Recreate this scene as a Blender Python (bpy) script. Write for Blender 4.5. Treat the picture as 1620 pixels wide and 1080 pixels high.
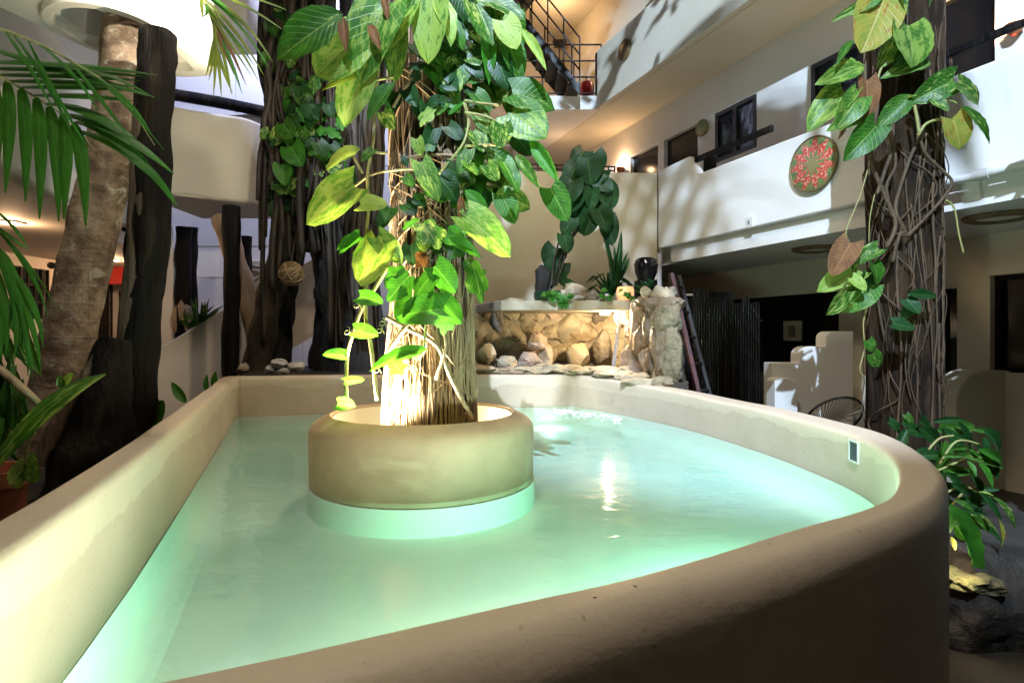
import bpy, math, random
from mathutils import Vector, Matrix, noise
R = math.radians
scene = bpy.context.scene
for o in list(bpy.data.objects): bpy.data.objects.remove(o)
col = scene.collection

# ------------------------------------------------------------------ camera
H = 1.5            # eye height; the horizon sits at row 530 of the 1620x1080 photograph
F = 900.0          # focal length in photograph pixels
cd = bpy.data.cameras.new('camera'); cam = bpy.data.objects.new('camera', cd); col.objects.link(cam)
cam.location = (0, 0, H); cam.rotation_euler = (R(90), 0, 0)
cd.sensor_width = 36; cd.lens = 36*F/1620
cd.shift_y = -10/1620
cd.clip_start = .02; cd.clip_end = 300
scene.camera = cam

# ------------------------------------------------------------------ world, exposure
w = bpy.data.worlds.new('World'); scene.world = w; w.use_nodes = True
nt = w.node_tree; bg = nt.nodes['Background']
sky = nt.nodes.new('ShaderNodeTexSky'); sky.sky_type = 'NISHITA'; sky.sun_disc = False
sky.sun_elevation = R(-6); sky.sun_rotation = R(200)
nt.links.new(sky.outputs[0], bg.inputs[0]); bg.inputs[1].default_value = 0.03
vs = scene.view_settings; vs.view_transform = 'Standard'; vs.look = 'None'; vs.gamma = 1; vs.exposure = 0
scene.render.engine = 'CYCLES'
scene.cycles.max_bounces = 8; scene.cycles.transparent_max_bounces = 16
scene.cycles.caustics_reflective = False; scene.cycles.caustics_refractive = False

# ------------------------------------------------------------------ lamps (the courtyard's electric light plus added fills)
def aim(o, to):
    d = Vector(to) - Vector(o.location); o.rotation_euler = d.to_track_quat('-Z', 'Y').to_euler()
def spot(name, loc, to, watts, color, angle, blend=.4, size=.05):
    l = bpy.data.lights.new(name, 'SPOT'); l.energy = watts; l.color = color; l.spot_size = R(angle); l.spot_blend = blend
    l.shadow_soft_size = size
    o = bpy.data.objects.new(name, l); col.objects.link(o); o.location = loc; aim(o, to); return o
def point(name, loc, watts, color, size=.04):
    l = bpy.data.lights.new(name, 'POINT'); l.energy = watts; l.color = color; l.shadow_soft_size = size
    o = bpy.data.objects.new(name, l); col.objects.link(o); o.location = loc; return o
WARM = (1, .62, .33); WARMW = (1, .80, .54); BLUE = (.58, .75, 1.0); WHITE = (1, .93, .80)
# cool floodlight high on the facade behind the photographer
spot('flood_lamp', (-.4, -4, 9.3), (2.9, 6.6, 3.4), 13000, BLUE, 50, .3, .04)
# second cool flood behind the fig, washing the back facade
spot('flood_lamp_back', (-3.0, 8.3, 8.4), (-4.2, 9.8, 3.2), 1900, (.56, .62, 1.0), 100, .5, .1)
# warm lantern light hung high over the back of the pool
spot('lantern_lamp', (.5, 4.4, 6.9), (-.1, 5.9, 1.3), 420, WARMW, 92, .6, .25)
# warm lantern light over the near end, facing the left balconies
spot('lantern_lamp_left', (-.5, .9, 6.2), (-1.7, 3.3, 1.0), 460, (1, .88, .73), 135, .7, .2)
# weak warm fill light added behind the camera
point('fill_lamp', (-1.0, -2.6, 2.6), 24, WARMW, .12)
# tree uplights in the planter
spot('uplight_lamp', (-.74, 2.72, 1.00), (-.47, 2.98, 2.1), 760, (1, .86, .58), 115, .5, .03)
point('uplight_spill', (-.76, 2.80, 1.02), 9, (1, .86, .58), .02)
point('uplight_spill_back', (-.14, 3.16, 1.00), 7, (1, .86, .58), .02)
# spotlight strapped to the trunk above the picture, washing the white balcony
spot('balcony_lamp', (-.85, 2.70, 3.75), (-2.4, 3.85, 3.8), 420, WHITE, 60, .5, .05)
# underwater lamps
point('pool_lamp', (-.28, .96, .715), 16, (1, .95, .86), .03)
point('pool_lamp_front', (.22, 1.20, .715), 115, (1, .97, .82), .03)
point('pool_lamp_right', (.82, 1.70, .715), 75, (.40, 1, .82), .03)
point('pool_lamp_back', (.35, 5.3, .715), 7, (.95, 1, .92), .03)
# grotto lamp under the lintel
point('grotto_lamp', (1.06, 6.25, 1.70), 60, (1, .76, .46), .03)
# ------------------------------------------------------------------ helpers
rnd = random.Random(7)
def P(px, py, Y):                 # a photograph pixel at depth Y as a place in the courtyard
    return Vector(((px-810)/F*Y, Y, H + (530-py)/F*Y))
def tag(o, label=None, cat=None, group=None, kind=None):
    if label: o['label'] = label
    if cat: o['category'] = cat
    if group: o['group'] = group
    if kind: o['kind'] = kind
    return o
def thing(name, label, cat, loc=(0, 0, 0), group=None):
    o = bpy.data.objects.new(name, None); col.objects.link(o); o.location = loc; o.empty_display_size = .1
    return tag(o, label, cat, group)
def link(name, me, parent=None):
    o = bpy.data.objects.new(name, me); col.objects.link(o)
    if parent: o.parent = parent
    return o
def world_loc(o):
    v = Vector(o.location)
    while o.parent: o = o.parent; v = v + Vector(o.location)
    return v
class MB:
    def __init__(s): s.v = []; s.f = []; s.uv = {}
    def add(s, vs, fs):
        k = len(s.v); s.v += [Vector(a) for a in vs]; s.f += [tuple(i+k for i in f) for f in fs]; return s
    def box(s, a, b):
        x0, y0, z0 = a; x1, y1, z1 = b
        return s.add([(x0,y0,z0),(x1,y0,z0),(x1,y1,z0),(x0,y1,z0),(x0,y0,z1),(x1,y0,z1),(x1,y1,z1),(x0,y1,z1)],
            [(0,3,2,1),(4,5,6,7),(0,1,5,4),(1,2,6,5),(2,3,7,6),(3,0,4,7)])
    def hexa(s, p):                # eight corners, bottom ring then top ring
        return s.add(p, [(0,3,2,1),(4,5,6,7),(0,1,5,4),(1,2,6,5),(2,3,7,6),(3,0,4,7)])
    def prism(s, poly, vec):
        n = len(poly); poly = [Vector(p) for p in poly]; vec = Vector(vec)
        return s.add(poly + [p+vec for p in poly], [tuple(range(n-1,-1,-1)), tuple(range(n, 2*n))] + [(i,(i+1)%n,n+(i+1)%n,n+i) for i in range(n)])
    def tube(s, pts, rad, n=8, seed=None, rough=0.0, caps=True):
        pts = [Vector(p) for p in pts]; m = len(pts)
        if not hasattr(rad, '__len__'): rad = [rad]*m
        vs = []; up = Vector((0,0,1)); prev = None
        for i in range(m):
            t = (pts[min(i+1,m-1)] - pts[max(i-1,0)]).normalized()
            if prev is None:
                x = t.cross(up)
                if x.length < .1: x = t.cross(Vector((0,1,0)))
                x.normalize()
            else:
                x = prev - t*prev.dot(t); x.normalize()
            prev = x; y = t.cross(x)
            for k in range(n):
                a = 2*math.pi*k/n; d = x*math.cos(a) + y*math.sin(a); r = rad[i]
                if rough: r *= 1 + rough*noise.noise(Vector((math.cos(a)*1.7+(seed or 0), math.sin(a)*1.7, i*.35)))
                vs.append(pts[i] + d*r)
        fs = [(i*n+k, i*n+(k+1)%n, (i+1)*n+(k+1)%n, (i+1)*n+k) for i in range(m-1) for k in range(n)]
        if caps: fs += [tuple(range(n-1,-1,-1)), tuple((m-1)*n+k for k in range(n))]
        return s.add(vs, fs)
    def lathe(s, prof, c, n=24, closed=False):
        c = Vector(c); vs = [c + Vector((r*math.cos(2*math.pi*k/n), r*math.sin(2*math.pi*k/n), z)) for r, z in prof for k in range(n)]
        m = len(prof); fs = [(i*n+k, i*n+(k+1)%n, (i+1)*n+(k+1)%n, (i+1)*n+k) for i in range(m-1) for k in range(n)]
        if closed: fs += [((m-1)*n+k, (m-1)*n+(k+1)%n, (k+1)%n, k) for k in range(n)]
        else:
            if prof[0][0] > 1e-6: fs.append(tuple(range(n-1,-1,-1)))
            if prof[-1][0] > 1e-6: fs.append(tuple((m-1)*n+k for k in range(n)))
        return s.add(vs, fs)
    def disc(s, c, nrm, r, th, n=28):   # thin round plate
        q = Vector(nrm).to_track_quat('Z', 'Y'); c = Vector(c)
        prof = [(r*.96, -th/2), (r, -th*.2), (r, th*.3), (r*.93, th/2)]
        vs = [c + q @ Vector((a*math.cos(2*math.pi*k/n), a*math.sin(2*math.pi*k/n), z)) for a, z in prof for k in range(n)]
        fs = [(i*n+k, i*n+(k+1)%n, (i+1)*n+(k+1)%n, (i+1)*n+k) for i in range(3) for k in range(n)]
        fs += [tuple(range(n-1,-1,-1)), tuple(3*n+k for k in range(n))]
        return s.add(vs, fs)
    def rock(s, c, r, seed, sub=2, rough=.35, facets=0):
        import bmesh
        b = bmesh.new(); bmesh.ops.create_icosphere(b, subdivisions=sub, radius=1)
        rx, ry, rz = r if hasattr(r, '__len__') else (r, r, r); c = Vector(c); q = random.Random(seed*13+1)
        pl = [(Vector((q.gauss(0,1),q.gauss(0,1),q.gauss(0,1))).normalized(), q.uniform(.62,.95)) for _ in range(facets)]
        vs = []
        for v in b.verts:
            d = v.co.normalized(); k = 1 + rough*noise.noise(d*1.3 + Vector((seed*3.1, seed*1.7, 0))) + rough*.4*noise.noise(d*3.5 + Vector((seed, 0, seed)))
            for n_, h in pl:
                e = d.dot(n_)
                if e > .05: k = min(k, h/e*(1+.06*noise.noise(d*4+Vector((seed,seed,0)))))
            vs.append(c + Vector((d.x*rx*k, d.y*ry*k, d.z*rz*k)))
        fs = [tuple(v.index for v in f.verts) for f in b.faces]; b.free()
        return s.add(vs, fs)
    def loft(s, rings, closed=True):    # list of cross sections (same length), closed along the path
        m = len(rings); n = len(rings[0]); vs = [p for r in rings for p in r]
        fs = []
        for i in range(m if closed else m-1):
            j = (i+1) % m
            fs += [(i*n+k, i*n+k+1, j*n+k+1, j*n+k) for k in range(n-1)]
        return s.add(vs, fs)
    def mesh(s, name, mat, off=Vector((0,0,0)), smooth=None):
        me = bpy.data.meshes.new(name); me.from_pydata([tuple(v-off) for v in s.v], [], s.f)
        if mat: me.materials.append(mat)
        if smooth is not None:
            me.polygons.foreach_set('use_smooth', [True]*len(me.polygons))
            me.set_sharp_from_angle(angle=R(smooth))
        me.update(); return me
    def build(s, name, mat, parent=None, smooth=None, bevel=0, weld=False):
        me = s.mesh(name, mat, world_loc(parent) if parent else Vector((0,0,0)), smooth)
        o = link(name, me, parent)
        if bevel:
            b = o.modifiers.new('bevel', 'BEVEL'); b.width = bevel; b.segments = 3; b.limit_method = 'ANGLE'; b.angle_limit = R(40)
            me.polygons.foreach_set('use_smooth', [True]*len(me.polygons)); me.set_sharp_from_angle(angle=R(180 if bevel > .03 else 50))
            if bevel <= .03: b.harden_normals = True
        return o
def spline(pts, n=6):                 # Catmull-Rom through points
    pts = [Vector(p) for p in pts]; out = []
    for i in range(len(pts)-1):
        p0 = pts[max(i-1,0)]; p1 = pts[i]; p2 = pts[i+1]; p3 = pts[min(i+2,len(pts)-1)]
        for k in range(n):
            t = k/n
            out.append(.5*((2*p1) + (p2-p0)*t + (2*p0-5*p1+4*p2-p3)*t*t + (3*p1-p0-3*p2+p3)*t**3))
    return out + [pts[-1]]

# ------------------------------------------------------------------ materials
def new_mat(name):
    m = bpy.data.materials.new(name); m.use_nodes = True
    t = m.node_tree; b = t.nodes['Principled BSDF']; return m, t, b
def N(t, kind, **kw):
    n = t.nodes.new(kind)
    for k, v in kw.items():
        if k.startswith('i_'):
            key = k[2:]; key = int(key) if key.isdigit() else key.replace('_', ' ')
            n.inputs[key].default_value = v
        else: setattr(n, k, v)
    return n
def mixc(t, fac, a, b, mode='MIX'):
    n = t.nodes.new('ShaderNodeMix'); n.data_type = 'RGBA'; n.blend_type = mode
    for sock, v in ((n.inputs[0], fac), (n.inputs[6], a), (n.inputs[7], b)):
        if hasattr(v, 'is_output'): t.links.new(v, sock)
        elif hasattr(v, '__len__'): sock.default_value = (*v, 1) if len(v) == 3 else v
        else: sock.default_value = v
    return n.outputs[2]
def ramp(t, val, stops):
    r = t.nodes.new('ShaderNodeValToRGB'); t.links.new(val, r.inputs[0]); e = r.color_ramp.elements
    while len(e) < len(stops): e.new(.5)
    for q, (p, c) in zip(e, stops): q.position = p; q.color = (c, c, c, 1) if not hasattr(c, '__len__') else (*c, 1)
    return r.outputs[0]
def noise_tex(t, scale, detail=6, rough=.55, stretch=None, coord='Object', dist=0):
    tc = N(t, 'ShaderNodeTexCoord'); src = tc.outputs[coord]
    if stretch:
        mp = N(t, 'ShaderNodeMapping'); t.links.new(src, mp.inputs[0]); mp.inputs['Scale'].default_value = stretch; src = mp.outputs[0]
    n = N(t, 'ShaderNodeTexNoise'); t.links.new(src, n.inputs['Vector'])
    n.inputs['Scale'].default_value = scale; n.inputs['Detail'].default_value = detail; n.inputs['Roughness'].default_value = rough; n.inputs['Distortion'].default_value = dist
    return n.outputs[0]
def bump(t, b, h, strength, dist=.02, chain=None):
    n = N(t, 'ShaderNodeBump'); n.inputs['Strength'].default_value = strength; n.inputs['Distance'].default_value = dist
    t.links.new(h, n.inputs['Height'])
    if chain: t.links.new(chain, n.inputs['Normal'])
    t.links.new(n.outputs[0], b.inputs['Normal']); return n.outputs[0]
def surf(name, c1, c2, scale=5, rough=.7, bstr=.3, bscale=40, stretch=None, lo=.35, hi=.65, metal=0, spec=.5, bdist=.01, c3=None):
    m, t, b = new_mat(name)
    f = ramp(t, noise_tex(t, scale, 8, .6, stretch), [(lo, 0), (hi, 1)])
    c = mixc(t, f, c1, c2)
    if c3:
        g = ramp(t, noise_tex(t, scale*.37+.3, 5, .6, stretch, dist=.6), [(.52, 0), (.62, 1)]); c = mixc(t, g, c, c3)
    t.links.new(c, b.inputs['Base Color'])
    b.inputs['Roughness'].default_value = rough; b.inputs['Metallic'].default_value = metal; b.inputs['Specular IOR Level'].default_value = spec
    if bstr: bump(t, b, noise_tex(t, bscale, 6, .6, stretch), bstr, bdist)
    return m
M = {}
M['cream'] = surf('cream_plaster', (.66,.60,.47), (.60,.54,.41), 1.2, .75, .25, 25, bdist=.006)
M['white'] = surf('white_plaster', (.76,.74,.69), (.69,.67,.62), 1.0, .75, .25, 22, bdist=.006)
M['pinkwall'] = surf('warm_white_plaster', (.72,.65,.57), (.66,.58,.50), 1.1, .75, .25, 22, bdist=.006)
M['pool'] = surf('tan_polished_plaster', (.47,.38,.26), (.40,.32,.21), 2.2, .55, .35, 70, bdist=.004, c3=(.52,.45,.33))
M['planter'] = surf('brown_polished_plaster', (.47,.335,.215), (.36,.25,.155), 3.5, .6, .6, 26, bdist=.006, c3=(.52,.41,.27))
M['poolin'] = surf('pale_pool_paint', (.84,.86,.80), (.78,.82,.76), 1.5, .6, .1, 30, bdist=.004)
M['ground'] = surf('dark_paving', (.055,.048,.040), (.030,.027,.023), 3, .7, .5, 30, c3=(.02,.018,.014))
M['soil'] = surf('dark_soil', (.030,.022,.015), (.012,.009,.006), 14, .95, 1, 45, bdist=.03)
M['black_wood'] = surf('charred_wood', (.006,.0045,.004), (.003,.0025,.0025), 6, .6, 1, 14, (2,2,.25), spec=.12, bdist=.03, c3=(.018,.013,.009))
M['blackmetal'] = surf('black_metal', (.014,.012,.011), (.02,.016,.013), 9, .42, .1, 60)
M['void'] = surf('dark_room_glass', (.006,.006,.007), (.010,.009,.008), 4, .12, 0)
M['stone'] = surf('limestone', (.50,.42,.28), (.34,.27,.17), 5, .7, 1, 14, bdist=.04, c3=(.22,.16,.09))
M['stonepink'] = surf('pinkish_limestone', (.48,.36,.27), (.36,.27,.20), 5, .45, 1, 18, bdist=.03, c3=(.26,.20,.14))
M['stonedark'] = surf('dark_stone', (.16,.13,.09), (.09,.07,.05), 6, .6, 1, 18, bdist=.03)
M['whitestone'] = surf('white_stone', (.50,.49,.47), (.36,.34,.32), 6, .7, 1, 18, bdist=.02)
M['lintel'] = surf('pale_cement', (.44,.38,.26), (.34,.28,.18), 4, .7, .6, 30, c3=(.22,.19,.13))
M['terracotta'] = surf('terracotta', (.42,.13,.06), (.30,.09,.045), 6, .75, .4, 30)
M['redpaint'] = surf('red_paint', (.55,.035,.03), (.45,.03,.025), 6, .3, .05, 30)
M['bamboo'] = surf('black_bamboo', (.005,.005,.004), (.010,.008,.006), 5, .22, .5, 10, (1,1,.2))
M['tanwood'] = surf('smooth_tan_wood', (.30,.20,.11), (.22,.14,.08), 3, .5, .5, 20, (3,3,.3))
M['brass'] = surf('dull_brass', (.32,.22,.09), (.16,.11,.05), 14, .45, .6, 30, metal=.5)
M['greendisc'] = surf('green_glazed_clay', (.13,.20,.09), (.22,.24,.10), 16, .35, .6, 30, c3=(.30,.22,.10))
M['woven'] = surf('woven_fibre', (.20,.13,.06), (.10,.06,.03), 18, .8, 1, 50)
M['carved'] = surf('carved_stone', (.50,.46,.36), (.36,.32,.24), 10, .8, 1, 14, bdist=.05)
M['pipe'] = surf('white_pipe', (.66,.64,.60), (.60,.58,.54), 5, .4, .05, 30)
M['orangelamp'] = None
M['paper'] = surf('cream_paper', (.55,.50,.40), (.50,.45,.36), 6, .7, 0)
M['ink'] = surf('grey_print', (.10,.10,.09), (.28,.25,.20), 30, .7, 0)
M['root'] = surf('aerial_root', (.34,.24,.14), (.18,.115,.06), 9, .75, .8, 30, (2,2,.4), bdist=.01)
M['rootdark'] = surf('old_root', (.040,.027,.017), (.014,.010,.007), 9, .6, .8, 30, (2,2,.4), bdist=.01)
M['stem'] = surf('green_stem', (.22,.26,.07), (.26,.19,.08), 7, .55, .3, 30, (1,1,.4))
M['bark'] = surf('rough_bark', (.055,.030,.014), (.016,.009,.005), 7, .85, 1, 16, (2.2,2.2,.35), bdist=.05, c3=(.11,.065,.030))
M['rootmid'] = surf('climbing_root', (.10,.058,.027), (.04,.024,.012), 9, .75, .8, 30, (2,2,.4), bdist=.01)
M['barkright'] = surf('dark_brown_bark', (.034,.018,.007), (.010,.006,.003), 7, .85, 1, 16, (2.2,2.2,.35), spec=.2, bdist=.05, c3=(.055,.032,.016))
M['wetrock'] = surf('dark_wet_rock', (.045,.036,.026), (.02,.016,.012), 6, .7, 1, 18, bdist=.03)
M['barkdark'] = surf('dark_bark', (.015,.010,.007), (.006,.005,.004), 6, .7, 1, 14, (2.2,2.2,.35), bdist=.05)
M['pane'] = surf('reflecting_window_pane', (.03,.04,.06), (.015,.018,.022), 3, .06, .25, 2.2, bdist=.05)
M['curtain'] = surf('grey_curtain', (.20,.23,.28), (.12,.13,.16), 3, .8, .6, 14, (3,3,.15), bdist=.03)
def glow(name, colr, strength):
    m, t, b = new_mat(name); b.inputs['Base Color'].default_value = (*colr, 1)
    b.inputs['Emission Color'].default_value = (*colr, 1); b.inputs['Emission Strength'].default_value = strength; return m
M['lampglow'] = glow('warm_lamp_glass', (1,.80,.52), 14)
M['downlight'] = glow('downlight_glass', (1,.82,.58), 9)
M['orangelamp'] = glow('glowing_clay_shade', (1,.45,.20), 1.1)

def palm_bark():
    m, t, b = new_mat('ringed_palm_bark')
    tc = N(t, 'ShaderNodeTexCoord'); sp = N(t, 'ShaderNodeSeparateXYZ'); t.links.new(tc.outputs['Object'], sp.inputs[0])
    nz = noise_tex(t, 3, 4, .5)
    a = N(t, 'ShaderNodeMath', operation='MULTIPLY_ADD'); t.links.new(nz, a.inputs[0]); a.inputs[1].default_value = .10; t.links.new(sp.outputs[2], a.inputs[2])
    s = N(t, 'ShaderNodeMath', operation='MULTIPLY'); t.links.new(a.outputs[0], s.inputs[0]); s.inputs[1].default_value = 9
    fr = N(t, 'ShaderNodeMath', operation='FRACT'); t.links.new(s.outputs[0], fr.inputs[0])
    line = ramp(t, fr.outputs[0], [(0, 1), (.10, 0), (.93, 0), (1, 1)])
    blot = ramp(t, noise_tex(t, 5, 8, .65), [(.40, 0), (.58, 1)])
    c = mixc(t, blot, (.38,.28,.19), (.13,.085,.05)); c = mixc(t, mixc(t, .13, (0,0,0), line), c, (.42,.34,.24))
    lich = ramp(t, noise_tex(t, 9, 6, .6, dist=.5), [(.60, 0), (.68, 1)]); c = mixc(t, lich, c, (.50,.47,.36))
    t.links.new(c, b.inputs['Base Color']); b.inputs['Roughness'].default_value = .85
    n1 = bump(t, b, line, .2, .02); bump(t, b, noise_tex(t, 22, 8, .65), .9, .02, n1); return m
M['palmbark'] = palm_bark()

def leaf_mat(name, base, dark, vein, varieg=None, amount=.5, trans=.35, rough=.42):
    m, t, b = new_mat(name)
    uv = N(t, 'ShaderNodeTexCoord'); sp = N(t, 'ShaderNodeSeparateXYZ'); t.links.new(uv.outputs['UV'], sp.inputs[0])
    def mth(op, a, c=None, d=None):
        n = N(t, 'ShaderNodeMath', operation=op)
        for i, q in enumerate((a, c, d)):
            if q is None: continue
            if hasattr(q, 'is_output'): t.links.new(q, n.inputs[i])
            else: n.inputs[i].default_value = q
        return n.outputs[0]
    au = mth('ABSOLUTE', mth('SUBTRACT', sp.outputs[0], .5))
    mid = ramp(t, au, [(.0, 1), (.035, 0)])
    sv = mth('FRACT', mth('MULTIPLY', mth('SUBTRACT', sp.outputs[1], mth('MULTIPLY', au, .7)), 9))
    side = ramp(t, sv, [(0, .55), (.12, 0), (.9, 0), (1, .55)])
    oi = N(t, 'ShaderNodeObjectInfo')
    off = N(t, 'ShaderNodeCombineXYZ'); t.links.new(mth('MULTIPLY', oi.outputs['Random'], 40), off.inputs[2])
    add = N(t, 'ShaderNodeVectorMath', operation='ADD'); t.links.new(uv.outputs['UV'], add.inputs[0]); t.links.new(off.outputs[0], add.inputs[1])
    nz = N(t, 'ShaderNodeTexNoise'); t.links.new(add.outputs[0], nz.inputs['Vector']); nz.inputs['Scale'].default_value = 4.5; nz.inputs['Detail'].default_value = 5
    c = mixc(t, ramp(t, nz.outputs[0], [(.35, 0), (.65, 1)]), base, dark)
    c = mixc(t, mth('MULTIPLY', oi.outputs['Random'], .45), c, dark)
    if varieg:
        mp = N(t, 'ShaderNodeMapping'); t.links.new(add.outputs[0], mp.inputs[0]); mp.inputs['Scale'].default_value = (5, 2.4, 1); mp.inputs['Rotation'].default_value = (0, 0, .6)
        n2 = N(t, 'ShaderNodeTexNoise'); t.links.new(mp.outputs[0], n2.inputs['Vector']); n2.inputs['Scale'].default_value = 1.6; n2.inputs['Detail'].default_value = 7; n2.inputs['Roughness'].default_value = .7
        k = ramp(t, mth('ADD', n2.outputs[0], mth('MULTIPLY', mth('SUBTRACT', oi.outputs['Random'], .5), .16)), [(.62-amount*.3, 0), (.68-amount*.3, 1)])
        c = mixc(t, k, c, varieg)
    c = mixc(t, side, c, vein); c = mixc(t, mid, c, vein)
    t.links.new(c, b.inputs['Base Color']); b.inputs['Roughness'].default_value = rough; b.inputs['Specular IOR Level'].default_value = .3
    bump(t, b, mth('SUBTRACT', 1, mth('ADD', mid, side)), .25, .01)
    tr = N(t, 'ShaderNodeBsdfTranslucent'); t.links.new(mixc(t, 1.0, c, (1.0,1.0,.55), 'MULTIPLY'), tr.inputs[0])
    mx = N(t, 'ShaderNodeMixShader'); mx.inputs[0].default_value = trans
    t.links.new(b.outputs[0], mx.inputs[1]); t.links.new(tr.outputs[0], mx.inputs[2])
    t.links.new(mx.outputs[0], t.nodes['Material Output'].inputs[0]); return m
L = {}
L['g'] = leaf_mat('pothos_leaf', (.042,.160,.014), (.020,.085,.008), (.16,.28,.06), (.30,.38,.10), .18)
L['v'] = leaf_mat('variegated_pothos_leaf', (.065,.20,.022), (.035,.12,.015), (.26,.34,.08), (.22,.34,.06), .50)
L['y'] = leaf_mat('pale_pothos_leaf', (.19,.38,.045), (.11,.28,.03), (.40,.50,.16), (.34,.46,.10), .6)
L['i'] = leaf_mat('ivy_leaf', (.055,.24,.02), (.028,.13,.012), (.12,.30,.05))
L['d'] = leaf_mat('dark_glossy_leaf', (.012,.062,.010), (.006,.032,.006), (.05,.13,.03), trans=.2)
L['b'] = leaf_mat('dry_brown_leaf', (.22,.10,.035), (.12,.05,.02), (.28,.15,.06), trans=.25, rough=.7)
L['yb'] = leaf_mat('yellowing_leaf', (.36,.30,.05), (.18,.26,.04), (.45,.40,.12), (.30,.12,.03), .35)
L['p'] = leaf_mat('palm_leaflet', (.050,.19,.025), (.030,.12,.016), (.08,.22,.04))
L['py'] = leaf_mat('yellow_palm_leaflet', (.17,.22,.035), (.10,.15,.02), (.20,.24,.06))
L['pr'] = leaf_mat('reddish_palm_leaflet', (.16,.06,.03), (.12,.07,.03), (.2,.1,.05))

# ------------------------------------------------------------------ leaves
def grid_leaf(name, wf, rows=9, cols=6, lobe=.12, fold=.16, droop=.22, wave=.02, seed=0):
    vs = []; uvs = []; fs = []
    for i in range(rows+1):
        t = i/rows
        for j in range(cols+1):
            u = -1 + 2*j/cols; wd = wf(t)
            x = u*wd; y = t - lobe*abs(u)**1.4*(1-t)**3*1.6
            z = fold*abs(u)*wd - droop*t*t + wave*math.sin(9*t+2.5*u+seed)*abs(u) + .015*math.sin(31*t+seed)*abs(u)**3
            vs.append((x, y, z)); uvs.append((j/cols, t))
    n = cols+1
    for i in range(rows):
        for j in range(cols): fs.append((i*n+j, i*n+j+1, (i+1)*n+j+1, (i+1)*n+j))
    me = bpy.data.meshes.new(name); me.from_pydata(vs, [], fs)
    uvl = me.uv_layers.new(name='uv')
    for lp in me.loops: uvl.data[lp.index].uv = uvs[lp.vertex_index]
    me.polygons.foreach_set('use_smooth', [True]*len(me.polygons)); return me
def ivy_shape(name, seed):
    r_ = random.Random(seed); n = 30; vs = [(0, .32, .03)]; uvs = [(.5, .35)]
    for k in range(n):
        a = -math.pi/2 + 2*math.pi*k/n; th = 2*math.pi*k/n
        lob = .34 + .17*abs(math.cos(2.5*(th-math.pi)))**1.4 + .02*r_.uniform(-1, 1)
        if k == 0: lob = .30
        x = lob*math.cos(a)*1.0; y = .34 + lob*1.2*math.sin(a)
        vs.append((x, max(y, -.12), -.25*(x*x+(y-.34)**2) + .02*r_.uniform(-1, 1))); uvs.append((.5+x, min(1, max(0, y))))
    fs = [(0, 1+k, 1+(k+1) % n) for k in range(n)]
    me = bpy.data.meshes.new(name); me.from_pydata(vs, [], fs); uvl = me.uv_layers.new(name='uv')
    for lp in me.loops: uvl.data[lp.index].uv = uvs[lp.vertex_index]
    me.polygons.foreach_set('use_smooth', [True]*len(me.polygons)); return me
hw = lambda t: .07 + .52*max(0, math.sin(math.pi*min(1, .16+.84*t)**.85))**.75 if t < 1 else .004
lw = lambda t: .03 + .47*max(0, math.sin(math.pi*t**.8))**.9 if t < 1 else .004
SH = {}
for k in range(4):
    SH['h%d' % k] = grid_leaf('heart_leaf', hw, seed=k*1.9, fold=.14+.05*k, droop=.10+.09*k, wave=.02+.006*k)
    SH['l%d' % k] = grid_leaf('lance_leaf', lw, rows=12, cols=4, lobe=.02, fold=.25, droop=.05+.12*k, wave=.012, seed=k*2.3)
    SH['i%d' % k] = ivy_shape('ivy_leaf', k)
MESH = {}
def leaf_mesh(shape, matk):
    key = (shape, matk)
    if key not in MESH:
        me = SH[shape].copy(); me.materials.append(L[matk]); MESH[key] = me
    return MESH[key]
def put_leaf(parent, base, tip, nrm, width=.6, shape='h', matk='g', name='leaf'):
    base = Vector(base); y = Vector(tip) - base; ln = y.length; y.normalize()
    z = Vector(nrm); z = z - y*z.dot(y)
    if z.length < 1e-4: z = y.orthogonal()
    z.normalize(); x = y.cross(z)
    o = link(name, leaf_mesh(shape + str(rnd.randrange(4)), matk), parent)
    m = Matrix((x, y, z)).transposed().to_4x4() @ Matrix.Diagonal((ln*width, ln, ln*.8, 1))
    o.matrix_local = Matrix.Translation(base - world_loc(parent)) @ m
    return o
def px_leaf(parent, b, t, Y, width, kind, shape='h', dy=None, up=None, name='leaf'):
    """a leaf whose stalk end and tip stand at two places of the photograph, at depth Y"""
    if dy is None: dy = rnd.uniform(-.06, .02)
    B = P(b[0], b[1], Y); T = P(t[0], t[1], Y+dy)
    if up is None: up = rnd.uniform(.1, .7)
    nrm = Vector((rnd.uniform(-.45, .45), -1, up))
    return put_leaf(parent, B, T, nrm, width, shape, kind, name)
# ------------------------------------------------------------------ ground
def structure(o): return tag(o, kind='structure')
structure(MB().add([(-40,-30,0),(40,-30,0),(40,45,0),(-40,45,0)], [(0,1,2,3)]).build('ground', M['ground']))

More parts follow.
